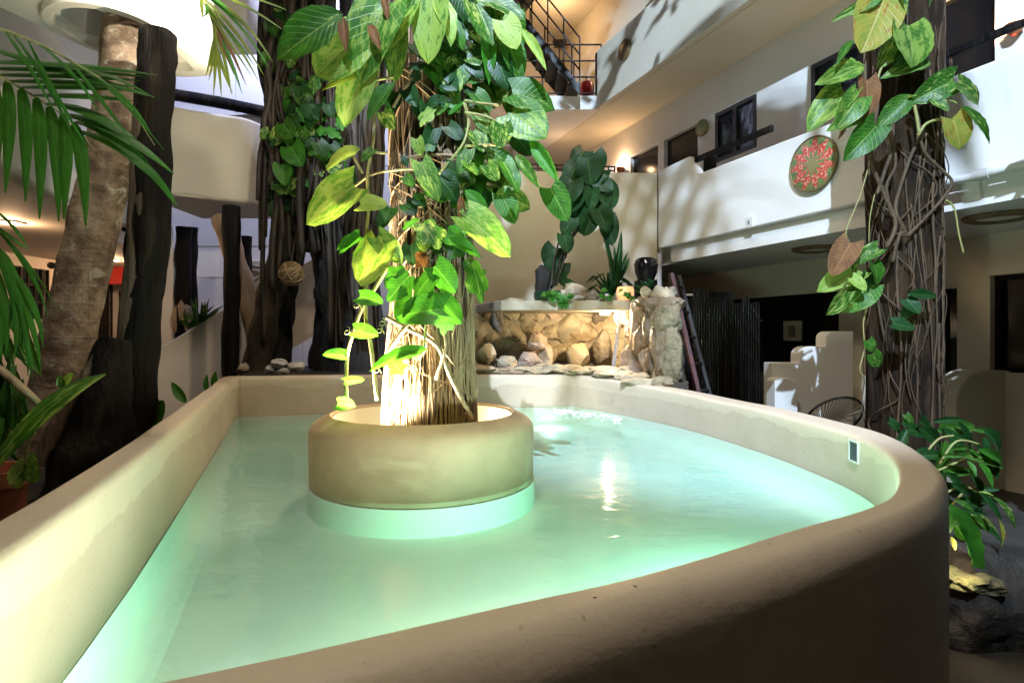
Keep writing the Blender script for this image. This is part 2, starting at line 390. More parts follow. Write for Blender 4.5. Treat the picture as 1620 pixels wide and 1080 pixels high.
# ------------------------------------------------------------------ pool basin
WZ = H-.72
inner = [(-.72,.555,.375),(-1.10,1.64,.37),(-1.75,3.30,.367),(-2.10,4.18,.367),(-2.40,4.92,.367),(-2.37,5.02,.367),(-2.27,5.07,.367),
         (-1.2,5.34,.375),(-.2,5.60,.39),(.50,5.78,.40),(.62,5.78,.40),(.68,5.69,.40),
         (1.02,5.10,.425),(1.36,4.30,.45),(1.54,3.48,.46),(1.59,2.92,.46),(1.575,2.55,.46),(1.47,2.215,.46),(1.287,1.90,.46),(1.10,1.65,.453),(.962,1.53,.45),
         (.607,1.284,.437),(.227,1.02,.42),(0,.896,.41),(-.284,.72,.39),(-.60,.572,.38)]
outer = [(-.86,.50,.375),(-1.24,1.64,.37),(-1.885,3.28,.367),(-2.235,4.16,.367),(-2.56,4.95,.367),(-2.53,5.16,.367),(-2.31,5.22,.367),
         (-1.22,5.50,.375),(-.2,5.76,.39),(.55,5.95,.40),(.78,5.92,.40),(.86,5.74,.40),
         (1.22,5.16,.425),(1.56,4.36,.45),(1.745,3.52,.46),(1.80,2.95,.46),(1.755,2.56,.46),(1.625,2.20,.46),(1.485,1.94,.46),(1.325,1.735,.453),(1.12,1.52,.45),
         (.665,1.175,.437),(.25,.905,.42),(0,.745,.41),(-.26,.595,.39),(-.64,.43,.38)]
def sm(pts, n=4):
    m = len(pts); out = []
    for i in range(m):
        p0, p1, p2, p3 = (Vector(pts[(i+k) % m]) for k in (-1,0,1,2))
        for k in range(n):
            t = k/n; out.append(.5*((2*p1)+(p2-p0)*t+(2*p0-5*p1+4*p2-p3)*t*t+(3*p1-p0-3*p2+p3)*t**3))
    return out
inn, out = sm(inner), sm(outer)
pool = thing('pool_basin', 'raised tan plaster pool with thick rounded rim and rounded right end', 'pool', (-.3, 3, 0))
FLOOR = .635
rings = []
for a, b in zip(inn, out):
    top = H-a.z; ax = Vector((a.x,a.y,0)); d = Vector((b.x,b.y,0))-ax; wd = d.length; n = d/wd
    r = .030; e = min(.062, wd*.45); wob = .006*noise.noise(Vector((a.x*2.3, a.y*2.3, 3)))
    pr = [(0, FLOOR-.02), (0, top-.3), (0, top-r-.03)] + [(r*(1-math.cos(q*math.pi/12)), top-r-.0+r*math.sin(q*math.pi/12)-.003) for q in range(1,7)] + [(wd-e+e*math.sin(q*math.pi/18), top-.075*(1-math.cos(q*math.pi/18))) for q in range(0,10)] + [(wd+.002, top-.2), (wd+.002, .5), (wd, -.02)]
    rings.append([ax+n*o+Vector((0,0,z+(wob if z > top-.1 else 0))) for o, z in pr])
wallmat, t_, b_ = None, None, None
def pool_wall_mat():
    m, t, b = new_mat('tan_pool_plaster')
    tc = N(t, 'ShaderNodeTexCoord'); sp = N(t, 'ShaderNodeSeparateXYZ'); t.links.new(tc.outputs['Object'], sp.inputs[0])
    f = ramp(t, noise_tex(t, 1.6, 8, .62), [(.35, 0), (.65, 1)])
    c = mixc(t, f, (.56,.44,.335), (.47,.36,.265))
    # damp tide line left on the plaster, ragged, a hand below the rim
    nz = noise_tex(t, 2.6, 6, .6)
    a = N(t, 'ShaderNodeMath', operation='MULTIPLY_ADD'); t.links.new(nz, a.inputs[0]); a.inputs[1].default_value = .16; t.links.new(sp.outputs[2], a.inputs[2])
    band = ramp(t, a.outputs[0], [(0, 0), (1, 1)])
    a2 = N(t, 'ShaderNodeMath', operation='MULTIPLY_ADD'); t.links.new(sp.outputs[0], a2.inputs[0]); a2.inputs[1].default_value = .020; t.links.new(a.outputs[0], a2.inputs[2])
    mr = N(t, 'ShaderNodeMapRange'); t.links.new(a2.outputs[0], mr.inputs[0]); mr.inputs[1].default_value = 1.080; mr.inputs[2].default_value = 1.088
    c = mixc(t, mixc(t, mr.outputs[0], (.0,)*3, (.5,)*3), c, (.68,.58,.43))
    sc = ramp(t, noise_tex(t, 7, 10, .7), [(.62, 0), (.75, 1)]); c = mixc(t, mixc(t, .35, (0,0,0), sc), c, (.68,.59,.47))
    sp2 = ramp(t, noise_tex(t, 38, 3, .5), [(.70, 0), (.76, 1)]); c = mixc(t, mixc(t, .5, (0,0,0), sp2), c, (.22,.15,.09))
    t.links.new(c, b.inputs['Base Color']); b.inputs['Roughness'].default_value = .48
    cr = ramp(t, noise_tex(t, 2.1, 9, .75, None, 'Object', 1.5), [(.492, 0), (.5, 1), (.508, 0)]); c = mixc(t, mixc(t, .16, (0,0,0), cr), c, (.25,.17,.11)); t.links.new(c, b.inputs['Base Color'])
    n1 = bump(t, b, noise_tex(t, 4, 6, .6, (1,1,2.2)), .22, .02); bump(t, b, noise_tex(t, 90, 5, .6), .3, .003, n1); return m
M['poolwall'] = pool_wall_mat()
MB().loft(rings).build('basin_wall', M['poolwall'], pool, smooth=60)
m = len(inn); fl = [Vector((a.x,a.y,FLOOR)) for a in inn]
MB().add(fl, [tuple(range(m))]).build('basin_floor', M['poolin'], pool)
# painted lining below the water line, standing just proud of the plaster
lin = []
for a, b in zip(inn, out):
    n = (Vector((a.x,a.y,0))-Vector((b.x,b.y,0))).normalized(); p = Vector((a.x,a.y,0))+n*.004
    lin.append([p+Vector((0,0,z)) for z in (WZ-.004, WZ-.04)] + [p+n*o+Vector((0,0,FLOOR+h)) for o, h in ((.002,.07),(.010,.05),(.024,.030),(.05,.013),(.09,.004),(.14,-.003))])
MB().loft(lin).build('basin_lining', M['poolin'], pool, smooth=60)
# small square light recess in the right wall
q = P(1341, 703, 2.30)
i0 = min((i for i in range(m) if inn[i].x > 1.2 and inn[i].y < 3.2), key=lambda i: abs(inn[i].x/inn[i].y-.598))
tgt = (inn[(i0+1) % m]-inn[i0-1]); tgt.z = 0; tgt.normalize(); nin = Vector((inn[i0].x-out[i0].x, inn[i0].y-out[i0].y, 0)).normalized()
c0 = Vector((inn[i0].x, inn[i0].y, H-.46-.078))
def plate(c, tx, nn, hw_, hh, th):
    z = Vector((0,0,1)); c = Vector(c)
    return [c-tx*hw_-z*hh, c+tx*hw_-z*hh, c+tx*hw_-z*hh+nn*th, c-tx*hw_-z*hh+nn*th, c-tx*hw_+z*hh, c+tx*hw_+z*hh, c+tx*hw_+z*hh+nn*th, c-tx*hw_+z*hh+nn*th]
tb = MB()
for s in (-1, 1):
    tb.hexa(plate(c0+tgt*s*.041-nin*.012, tgt, nin, .004, .050, .02)); tb.hexa(plate(c0+Vector((0,0,s*.047))-nin*.012, tgt, nin, .037, .004, .02))
fr_ = tb.build('light_frame', M['pipe'], pool)
MB().hexa(plate(c0-nin*.006, tgt, nin, .037, .043, .010)).build('light_glass', M['pane'], fr_)
# fallen twigs and specks on the rim
for i, (px, py, Y) in enumerate([(1204, 872, 1.16), (1122, 921, 1.04), (941, 952, .90), (1005, 938, .94), (395,1030,.68)]):
    p = P(px, py, Y); p.z = H-.437 + .004 if i < 2 else H-.42+.005
    d = Vector((rnd.uniform(-1,1), rnd.uniform(-.3,.3), 0)).normalized()*(.008 if i == 0 else .003)
    tag(MB().tube([p-d, p, p+d+Vector((0,0,.002))], .0009, 5).build('twig', M['rootdark']), ['slender dark twig lying on the front rim right of centre', 'dark speck of twig on the front rim halfway to the right end', 'tiny dark speck near the inner edge of the front rim below the planter', 'faint short twig on the front rim just right of the planter', 'tiny speck at the inner edge of the front rim near the left'][i], 'twig', 'specks of plant litter on the pool rim')

# ------------------------------------------------------------------ water
def water_mat():
    m, t, b = new_mat('pool_water'); t.nodes.remove(b)
    g = N(t, 'ShaderNodeBsdfGlossy'); g.inputs['Roughness'].default_value = .06
    tr = N(t, 'ShaderNodeBsdfTransparent'); fr = N(t, 'ShaderNodeFresnel'); fr.inputs['IOR'].default_value = 1.33
    bp = N(t, 'ShaderNodeBump'); bp.inputs['Strength'].default_value = .30; bp.inputs['Distance'].default_value = .02
    a = noise_tex(t, 3.2, 3, .5, (1, 1.5, 1), dist=.6); c = noise_tex(t, 14, 2, .5, (1, 1.6, 1), dist=.4)
    ad = N(t, 'ShaderNodeMath', operation='MULTIPLY_ADD'); t.links.new(c, ad.inputs[0]); ad.inputs[1].default_value = .18; t.links.new(a, ad.inputs[2])
    t.links.new(ad.outputs[0], bp.inputs['Height']); t.links.new(bp.outputs[0], g.inputs['Normal']); t.links.new(bp.outputs[0], fr.inputs['Normal'])
    mx = N(t, 'ShaderNodeMixShader'); t.links.new(fr.outputs[0], mx.inputs[0]); t.links.new(tr.outputs[0], mx.inputs[1]); t.links.new(g.outputs[0], mx.inputs[2])
    t.links.new(mx.outputs[0], t.nodes['Material Output'].inputs['Surface'])
    va = N(t, 'ShaderNodeVolumeAbsorption'); va.inputs['Color'].default_value = (.24,.95,.68,1); va.inputs['Density'].default_value = .80
    vsc = N(t, 'ShaderNodeVolumeScatter'); vsc.inputs['Color'].default_value = (.80,1,.82,1); vsc.inputs['Density'].default_value = .3; vsc.inputs['Anisotropy'].default_value = .2
    av = N(t, 'ShaderNodeAddShader'); t.links.new(va.outputs[0], av.inputs[0]); t.links.new(vsc.outputs[0], av.inputs[1])
    t.links.new(av.outputs[0], t.nodes['Material Output'].inputs['Volume']); return m
wt = []
for a, b in zip(inn, out):
    n = (Vector((b.x,b.y,0))-Vector((a.x,a.y,0))).normalized(); p = Vector((a.x,a.y,0))+n*.02
    wt.append(p)
wt.reverse(); k = len(wt)
W_ = MB().add([p+Vector((0,0,FLOOR-.01)) for p in wt]+[p+Vector((0,0,WZ)) for p in wt], [tuple(range(k-1,-1,-1)), tuple(range(k,2*k))]+[(i,(i+1)%k,k+(i+1)%k,k+i) for i in range(k)])
structure(W_.build('water', water_mat()))

# ------------------------------------------------------------------ round planter standing in the pool
PC = Vector((-.463, 3.0, 0)); PT = H-.40
planter = thing('round_planter', 'round brown plaster planter ring standing in the pool around the vine covered trunk', 'planter', PC)
prof = [(.574, WZ-.02), (.577, PT-.16), (.576, PT-.085), (.570, PT-.060), (.558, PT-.044), (.535, PT-.028), (.505, PT-.012), (.486, PT-.004), (.477, PT), (.471, PT-.004), (.468, PT-.014), (.466, PT-.3), (.466, WZ-.02)]
MB().lathe(prof, PC, 72, closed=True).build('planter_ring', M['planter'], planter, smooth=50)
MB().lathe([(.583, FLOOR-.01), (.581, WZ-.024), (.45, WZ-.024), (.45, FLOOR-.01)], PC, 72, closed=True).build('planter_base', M['poolin'], planter, smooth=40)
b_ = MB(); n_ = 40; vs = [PC+Vector((0,0,PT-.18))]
for rr in (.16, .31, .466):
    for k in range(n_):
        a = 2*math.pi*k/n_; p = PC+Vector((rr*math.cos(a), rr*math.sin(a), PT-.19))
        p.z += .03*noise.noise(p*9) - (.03 if rr > .4 else 0); vs.append(p)
fs = [(0, 1+k, 1+(k+1)%n_) for k in range(n_)] + [(1+i*n_+k, 1+(i+1)*n_+k, 1+(i+1)*n_+(k+1)%n_, 1+i*n_+(k+1)%n_) for i in range(2) for k in range(n_)]
tag(b_.add(vs, fs).build('soil', M['soil'], planter, smooth=180))
M['innerlit'] = surf('lit_planter_inside', (.68,.60,.44), (.60,.52,.38), 4, .6, .3, 40)  # inside coloured paler to carry the uplight's brightness
MB().lathe([(.465, PT-.24), (.465, PT-.016), (.461, PT-.016), (.461, PT-.24)], PC, 60, closed=True).build('planter_inner_face', M['innerlit'], planter, smooth=40)
# uplight fixture
up = thing('uplight', 'small black garden spotlight tucked inside the round planter rim', 'spotlight', (-.74, 2.70, PT-.16))
MB().tube([(-.755,2.70,PT-.20), (-.755,2.70,PT-.16), (-.745,2.712,PT-.125)], [.035,.035,.04], 14).build('lamp_body', M['blackmetal'], up, smooth=40)
MB().disc((-.744,2.713,PT-.1235), (.35,.33,.88), .033, .004, 16).build('lamp_glass', M['lampglow'], up)

# ------------------------------------------------------------------ raised planting beds round the pool
def bed(poly, z, name='planting_bed'):
    b = MB(); b.prism([(x, y, 0) for x, y in poly], (0, 0, z)); return structure(b.build(name, M['soil']))
bed([(-2.60,5.26),(-.25,5.98),(-.25,7.78),(-3.5,7.6),(-2.85,6.0)], H-.41)
bed([(-1.6,1.55),(-2.35,3.3),(-2.78,4.6),(-4.4,4.6),(-4.6,1.55)], .62)

# ------------------------------------------------------------------ right wing
O_ = Vector((3.243, 5.46, 0)); U_ = Vector((-.380, .925, 0)).normalized(); N_ = Vector((U_.y, -U_.x, 0))
def Wp(a, t, z): return O_ + U_*a + N_*t + Vector((0,0,z))
def wing(px, py, t):          # where the sight line of a photograph pixel meets the plane t metres into the wing
    k = (px-810)/F; a = (k*(O_.y+N_.y*t)-O_.x-N_.x*t)/(U_.x-k*U_.y)
    y = (O_ + U_*a + N_*t).y; return a, H + (530-py)/F*y
def wbox(b, a0, a1, t0, t1, z0, z1):
    return b.hexa([Wp(a0,t0,z0),Wp(a1,t0,z0),Wp(a1,t1,z0),Wp(a0,t1,z0),Wp(a0,t0,z1),Wp(a1,t0,z1),Wp(a1,t1,z1),Wp(a0,t1,z1)])
AN = -5.0                     # near end of the wing, out of the picture
AF = 7.84                     # far end wall
T1 = .88; TG = 1.43
Z1 = 2.5; Z2 = H+3.82; Z3 = H+6.66
rw = thing('hotel_wing', 'white three storey courtyard wing with plastered galleries and dark doors', 'building', Wp(0,0,0))
def wall_with_holes(name, t0, t1, a0, a1, z0, z1, holes, mat, parent):
    cuts = sorted(set([a0, a1] + [h for q in holes for h in q[:2]])); b = MB()
    for x0, x1 in zip(cuts, cuts[1:]):
        if x1-x0 < 1e-4: continue
        hs = sorted([(h[2], h[3]) for h in holes if h[0] <= x0+1e-5 and h[1] >= x1-1e-5]); z = z0
        for h0, h1 in hs:
            if h0 > z+1e-4: wbox(b, x0, x1, t0, t1, z, h0)
            z = max(z, h1)
        if z < z1-1e-4: wbox(b, x0, x1, t0, t1, z, z1)
    return b.build(name, mat, parent)
# ground floor
a0 = wing(1490,440,TG)[0]; a1 = wing(1512,440,TG)[0]
gw = wing(1570,432,TG); gw2 = wing(1680,585,TG)
dpl = wing(1190,470,TG); dpr = wing(1327,455,TG)
wall_with_holes('ground_wall', TG, TG+.2, AN, AF, 0, Z1, [(wing(1514,500,TG)[0], wing(1486,500,TG)[0], 0, H+.49), (gw2[0], gw[0], H-.36, H+.585), (dpr[0], dpl[0]+.9, 0, H+.55)], M['cream'], rw)
d = MB(); wbox(d, wing(1514,500,TG)[0], wing(1486,500,TG)[0], TG+.10, TG+.14, 0, H+.49); d.build('door', M['void'], rw)
wi = MB(); wbox(wi, gw2[0], gw[0], TG+.10, TG+.12, H-.36, H+.585); wi = wi.build('window', M['void'], rw)
fr = MB(); e = .045
wbox(fr, gw[0]-e, gw[0], TG+.04, TG+.10, H-.36, H+.585); wbox(fr, gw2[0], gw[0]-e, TG+.04, TG+.10, H+.585-e, H+.585); wbox(fr, gw2[0], gw[0]-e, TG+.04, TG+.10, H-.36, H-.36+e)
fr.build('window_frame', M['black_wood'], wi)
# wide shallow plaster surround round that window and a pier
b = MB(); wbox(b, gw2[0]-.3, gw[0]+.14, TG-.03, TG, H+.585, H+.70); wbox(b, gw[0]+.003, gw[0]+.14, TG-.03, TG, H-.5, H+.583); b.build('window_surround', M['cream'], rw)
# dark wood panelling in the recess
pa0, pa1 = dpr[0], dpl[0]+.9; nP = 7
for k in range(nP):
    x0 = pa0+(pa1-pa0)*k/nP; x1 = pa0+(pa1-pa0)*(k+1)/nP
    b = MB(); wbox(b, x0+.004, x1-.004, TG+.05+.004*(k % 2), TG+.09, 0, H+.55); b.build('dark_panel', M['black_wood'], rw)
# first gallery: slab, fascia, parapet
b = MB(); wbox(b, AN, AF, .06, TG+.2, Z1+.002, Z1+.26); b.build('gallery_slab', M['white'], rw)
af = wing(1068,400,0)[0]
fs_ = MB(); 
poly = [(AN, Z1-.002), (af-.06, Z1-.002), (af-.02, Z1+.02), (af, Z1+.06), (af, Z1+.17), (af-.02, Z1+.20), (AN, Z1+.20)]
fs_.prism([Wp(a, -.07, z) for a, z in poly], N_*.128); fs_.build('gallery_fascia', M['white'], rw)
ac = wing(1041,300,-.15)[0]; ah = wing(1091,255,-.15)[0]; al = wing(1104,283,-.15)[0]
zt = H+2.045; zt2 = H+2.30
prof = [(AN, Z1+.205), (ac, Z1+.205), (ac, zt2), (ah+.03, zt2+.02), (ah, zt2+.01)]
for k in range(1, 8):
    a = math.pi/2*k/7; prof.append((ah+(al-ah)*(1-math.cos(a)), zt2+.01-(zt2+.01-zt)*math.sin(a)))
prof.append((AN, zt))
MB().prism([Wp(a, -.15, z) for a, z in prof], N_*.20).build('gallery_parapet', M['white'], rw, bevel=.025)
# upper floor
zc = lambda px, py: wing(px, py, T1)[1]
wtop = sum(zc(*p) for p in ((1132,181),(1197,148),(1050,222),(1104,194),(1041,228)))/5
def hole(p0, p1, zb, ztp=None): return (wing(p1,200,T1)[0], wing(p0,200,T1)[0], zb, ztp or wtop)
zfl = Z1+.27; zwb = (zc(1132,259)+zc(1195,233))/2
holes2 = [hole(997,1041,zfl), hole(1050,1104,zfl), hole(1132,1197,zwb), hole(1284,1366,(zc(1284,144)+zwb)/2), hole(1480,1574,zfl)]
wall_with_holes('upper_wall', T1, T1+.2, AN, AF, zfl, Z2, holes2, M['white'], rw)
for i in (0, 1, 4):
    h = holes2[i]; b = MB(); wbox(b, h[0]+.002, h[1]-.002, T1+.08, T1+.12, h[2], h[3]-.002); dd = b.build('door', M['void'], rw)
    b = MB(); wbox(b, h[0]+.06, h[0]+.08, T1+.05, T1+.08, h[2]+.95, h[2]+1.08); b.build('door_handle', M['brass'], dd)
for i in (2, 3):
    h = holes2[i]; e = .055; b = MB(); mid = (h[0]+h[1])/2
    for x0, x1, z0, z1 in ((h[0],h[0]+e,h[2],h[3]), (h[1]-e,h[1],h[2],h[3]), (mid-.035,mid+.035,h[2],h[3]), (h[0]+e,mid-.035,h[2],h[2]+e), (mid+.035,h[1]-e,h[2],h[2]+e), (h[0]+e,mid-.035,h[3]-e,h[3]), (mid+.035,h[1]-e,h[3]-e,h[3])):
        wbox(b, x0, x1, T1-.012, T1+.06, z0, z1)
    f = b.build('window', M['blackmetal'], rw)
    for x0, x1 in ((h[0]+e, mid-.035), (mid+.035, h[1]-e)):
        b = MB(); wbox(b, x0, x1, T1+.03, T1+.036, h[2]+e, h[3]-e); b.build('window_pane', M['pane'], f)
# third floor
b = MB(); wbox(b, AN, AF, -.0, T1+.2, Z2+.002, Z2+.22); b.build('upper_slab', M['cream'], rw)
ae = wing(952,120,0)[0]
b = MB(); wbox(b, AN, ae, -.10, -.002, Z2, Z2+.98); b.build('upper_parapet', M['cream'], rw, bevel=.02)
wall_with_holes('top_wall', T1, T1+.2, AN, AF, Z2+.23, Z3, [(wing(1150,10,T1)[0]-2.2, wing(1020,30,T1)[0], Z2+.23, Z2+1.95)], M['cream'], rw)
b = MB(); wbox(b, wing(1150,10,T1)[0]-2.2, wing(1020,30,T1)[0], T1+.1, T1+.13, Z2+.23, Z2+1.95); b.build('window', M['void'], rw)
b = MB(); wbox(b, AN, AF, -.35, T1+.2, Z3+.002, Z3+.25); b.build('roof_slab', M['cream'], rw)
# end wall of the corridors
b = MB(); wbox(b, AF, AF+.2, -3.2, T1+.2, 0, Z3+.25); b.build('end_wall', M['pinkwall'], rw)
# stair landing slabs between the centre wall and the wing
def landing(z0, z1, y0, x0):
    b = MB(); e = Wp(ae, 0, 0)
    b.prism([(x0, y0, z0), (e.x-.005, y0, z0), Wp(AF-.01, -.003, z0), Wp(AF-.01, -3.0, z0), (x0, y0+2.5, z0)], (0,0,z1-z0)); return b
landing(Z2+.004, Z2+.235, Wp(ae,0,0).y, .02).build('landing_slab', M['white'], rw)
# handrails on the gallery parapet
hz = H+2.275
def wrail(a0, a1, t, z, r=.035): b = MB(); wbox(b, a0, a1, t-r*.7, t+r*.7, z-r, z+r); return b
hr = thing('handrail', 'thick black handrail fixed along the top of the white gallery parapet below the window', 'handrail', Wp(wing(1104,256,-.05)[0], -.05, hz))
wrail(wing(1222,204,-.05)[0], wing(1097,256,-.05)[0], -.05, hz).build('rail', M['black_wood'], hr, bevel=.01)
b = MB(); wbox(b, al-.0, ah-.02, .055, .15, zt-.1, zt2); b.build('post', M['black_wood'], hr)
hr2 = thing('handrail', 'black handrail crossing in front of the brightly lit wall at top right', 'handrail', Wp(wing(1575,62,-.05)[0], -.05, hz))
wrail(wing(1900,40,-.05)[0], wing(1470,60,-.05)[0], -.05, hz, .03).build('rail', M['black_wood'], hr2, bevel=.01)
for pxx in (1700, 1500): 
    b = MB(); a = wing(pxx, 60, -.05)[0]; wbox(b, a-.02, a+.02, -.07, -.03, zt+.002, hz-.032); b.build('post', M['black_wood'], hr2)
# white pipe along the fascia at right
a = wing(1495,283,-.19); a2 = wing(1720,252,-.19); zp = (a[1]+wing(1620,268,-.19)[1])/2
pp = thing('drain_pipe', 'white horizontal drain pipe with coupling running along the right gallery', 'pipe', Wp(a[0], -.19, zp))
MB().tube([Wp(a[0],-.185,zp), Wp(a2[0],-.185,zp)], .032, 14).build('pipe', M['pipe'], pp, smooth=40)
for q in (1553, 1640):
    x = wing(q,270,-.19)[0]; MB().tube([Wp(x-.05,-.185,zp), Wp(x+.05,-.185,zp)], .041, 14).build('coupling', M['pipe'], pp, smooth=40)
vp = P(1041, 435, 8.06)
dp = tag(MB().tube([(vp.x, vp.y-.0, 0), (vp.x, vp.y, H+1.16)], .055, 14).build('downpipe', M['pipe'], None, smooth=40), 'white vertical downpipe at the corner beside the grotto plants', 'pipe')
# weathered round ceiling lights under the gallery
for px, py, lab in ((1290,392,'round woven ceiling light under the gallery left of the right tree'), (1580,341,'larger round woven ceiling light at the far right under the gallery')):
    Y = (Z1-H)*F/(530-py); c = P(px, py, Y)
    t = thing('ceiling_light', lab, 'ceiling light', (c.x, c.y, Z1), 'round ceiling lights under the gallery')
    MB().lathe([(.235,-.03),(.25,-.012),(.25,-.001),(.16,-.001),(.16,-.03),(.20,-.042)], (c.x,c.y,Z1), 36, closed=True).build('light_ring', M['woven'], t, smooth=40)
    MB().lathe([(.0,-.022),(.16,-.018),(.16,-.003),(0,-.002)], (c.x,c.y,Z1), 30).build('light_glass', M['pipe'], t, smooth=40)

# ------------------------------------------------------------------ centre wall
cw = thing('centre_wall', 'tall blank cream wall behind the grotto carrying a dark railing', 'wall', (.7, 8.0, 0))
xr = Wp(ac, -.15, 0); zt3 = H+2.32
b = MB(); b.prism([(-1.3, 7.80, 0), (xr.x-.004, xr.y, 0), (xr.x-.004, xr.y+.3, 0), (-1.3, 8.1, 0)], (0, 0, zt3-.045)); b.build('wall', M['cream'], cw, bevel=.02)
b = MB(); b.prism([(-1.3, 8.12, H+1.25), (xr.x-.004, xr.y+.32, H+1.25), (Wp(AF-.02,-.02,0).x, Wp(AF-.02,0,0).y-.1, H+1.25), (-1.3, 11.6, H+1.25)], (0,0,.2)); b.build('landing_slab', M['cream'], cw)
# railing on it
def railing(name, lab, x0, y0, x1, y1, z0, z1, nr, np_, r=.016):
    t = thing(name, lab, 'railing', (x0, y0, z0))
    for k in range(nr):
        z = z0+(z1-z0)*(k+.15)/(nr-1+.15); MB().tube([(x0,y0,z),(x1,y1,z)], r, 8).build('rail', M['blackmetal'], t, smooth=50)
    for k in range(np_):
        f = k/(np_-1); MB().tube([(x0+(x1-x0)*f, y0+(y1-y0)*f, z0), (x0+(x1-x0)*f, y0+(y1-y0)*f, z1+.01)], r, 8).build('post', M['blackmetal'], t, smooth=50)
    return t
a = P(820,255,8.0); b2 = P(970,266,8.25)
t = railing('iron_railing', 'black iron railing along the top of the cream centre wall', a.x, 7.98, b2.x, 8.12, zt3-.047, H+2.40, 3, 16, .011)
# upper landing railing with stair flight
ye = Wp(ae,0,0).y
t = railing('landing_railing', 'thin black four rail balustrade across the top landing in front of the red extinguisher', .02, ye, Wp(ae,0,0).x-.01, ye, Z2+.236, H+4.92, 4, 4, .014)
st = thing('iron_staircase', 'dark iron staircase with sloping railings descending towards the top landing', 'staircase', (.6, 9.6, Z2))
A = P(690,-130,9.2); B = P(917,150,9.2)
for dy in (0, .85):
    v = Vector((0, dy, 0))
    MB().prism([A+v, B+v, B+v+Vector((0,0,.16)), A+v+Vector((0,0,.16))], (0,.03,0)).build('stringer', M['blackmetal'], st)
    for hgt in (.40, .65, .92): MB().tube([A+v+Vector((0,0,hgt)), B+v+Vector((0,0,hgt))], .014, 8).build('rail', M['blackmetal'], st, smooth=50)
    for k in range(10):
        q = A.lerp(B, k/9)+v; MB().tube([q, q+Vector((0,0,.93))], .012, 8).build('baluster', M['blackmetal'], st, smooth=50)
nS = 14
for k in range(nS):
    q = A.lerp(B, (k+.5)/nS); MB().box((q.x-.10, q.y+.035, q.z+.06), (q.x+.10, q.y+.845, q.z+.10)).build('tread', M['blackmetal'], st)
# end wall of that stairwell: grey vertical corner at the left
sw = thing('stairwell_wall', 'tall grey plaster wall behind the iron staircase', 'wall', (0, 12.6, 0))
MB().box((-2.6, 12.75, 0), (.58, 12.95, 11)).build('wall', M['white'], sw)

# ------------------------------------------------------------------ rear facade on the left with plaster panels
rf = thing('rear_facade', 'white panelled rear facade lit blue behind the dark fig tree', 'building', (-3, 9.8, 0))
MB().box((-6.0, 9.80, 0), (-1.31, 10.0, 11)).build('wall', M['white'], rf)
zr = [0, H+.30, H+.98, H+1.52, H+2.9, H+3.62, H+5.5, 9.5]
xs = [-5.9, -4.75, -3.6, -2.45, -1.32]
for z0, z1 in zip(zr, zr[1:]):
    for x0, x1 in zip(xs, xs[1:]):
        MB().box((x0+.006, 9.775, z0+.012), (x1-.006, 9.799, z1-.012)).build('plaster_panel', M['white'], rf)
for (x0, x1, z) in ((-5.6,-4.0,H+3.66),): 
    pass
bm_ = thing('roof_beam', 'dark timber beam crossing the blue lit rear facade above the middle balcony', 'beam', (-4.6, 9.6, H+3.7))
MB().tube([P(262,148,9.5), P(345,162,9.6), P(425,178,9.7)], [.10,.10,.09], 10, 3, .2).build('beam', M['black_wood'], bm_, smooth=60)

# ------------------------------------------------------------------ left galleries
def gallery(pts, zb, ztop, th, name, lab, mat, soffits, grp=None):
    """curved plaster parapet along plan points; zb gives the lower edge at each point"""
    pl = spline([(x, y, z) for (x, y), z in zip(pts, zb)], 6)
    t = thing(name, lab, 'balcony', (pl[len(pl)//2].x, pl[len(pl)//2].y, min(zb)), grp)
    rings = []
    for i, p in enumerate(pl):
        d = (pl[min(i+1,len(pl)-1)]-pl[max(i-1,0)]); d.z = 0; d.normalize(); n = Vector((d.y, -d.x, 0))   # outward = right of travel
        r = .05; q = Vector((p.x,p.y,0))
        pr = [(-th,p.z+.0),(-r,p.z),(-r*.3,p.z+r*.3),(0,p.z+r),(0,ztop-r),(-r*.3,ztop-r*.3),(-r,ztop),(-th+r,ztop),(-th,ztop-r),(-th,p.z)]
        rings.append([q+n*o+Vector((0,0,z)) for o, z in pr])
    MB().loft(rings, False).build('parapet', mat, t, smooth=50)
    for poly, z, m_ in soffits: MB().prism([(x, y, z) for x, y in poly], (0,0,.18)).build('soffit_slab', m_, t)
    return t
zl, zh = H+1.30, H+1.72
B2P = [(-3.35,2.2),(-3.6,3.2),(-3.83,4.25),(-4.28,5.34),(-4.55,6.25),(-4.19,6.98),(-3.75,7.25),(-3.48,7.38),(-3.36,7.58),(-3.34,7.9),(-3.38,8.5)]
gallery(B2P, [zl,zl,zl,zl,zl+.12,zh,zh,zh,zh,zh,zh], H+2.83, .16, 'curved_balcony', 'cream curved balcony with rounded right corner on the middle left', M['cream'],
    [([(-8,1.5),(-3.3,1.5),(-3.62,3.2),(-3.88,4.25),(-4.33,5.34),(-4.62,6.1),(-5.3,7.2),(-6.03,9.74),(-6.03,12),(-8,12)], zl+.01, M['pinkwall']), ([(-4.60,6.5),(-4.22,7.03),(-3.78,7.30),(-3.5,7.45),(-3.42,7.7),(-3.45,8.45),(-4.60,8.45)], zh+.01, M['cream'])])
B4P = [(-5.2,6.4),(-4.4,7.15),(-3.9,7.38),(-3.62,7.5),(-3.52,7.72),(-3.52,8.5)]
gallery(B4P, [H+4.15]*6, H+5.4, .16, 'curved_balcony', 'white balcony end with rounded corner at the top left behind the palm leaflets', M['white'], [([(-5.2,6.55),(-4.4,7.25),(-3.7,7.58),(-3.62,8.45),(-5.2,8.45)], H+4.16, M['white'])])
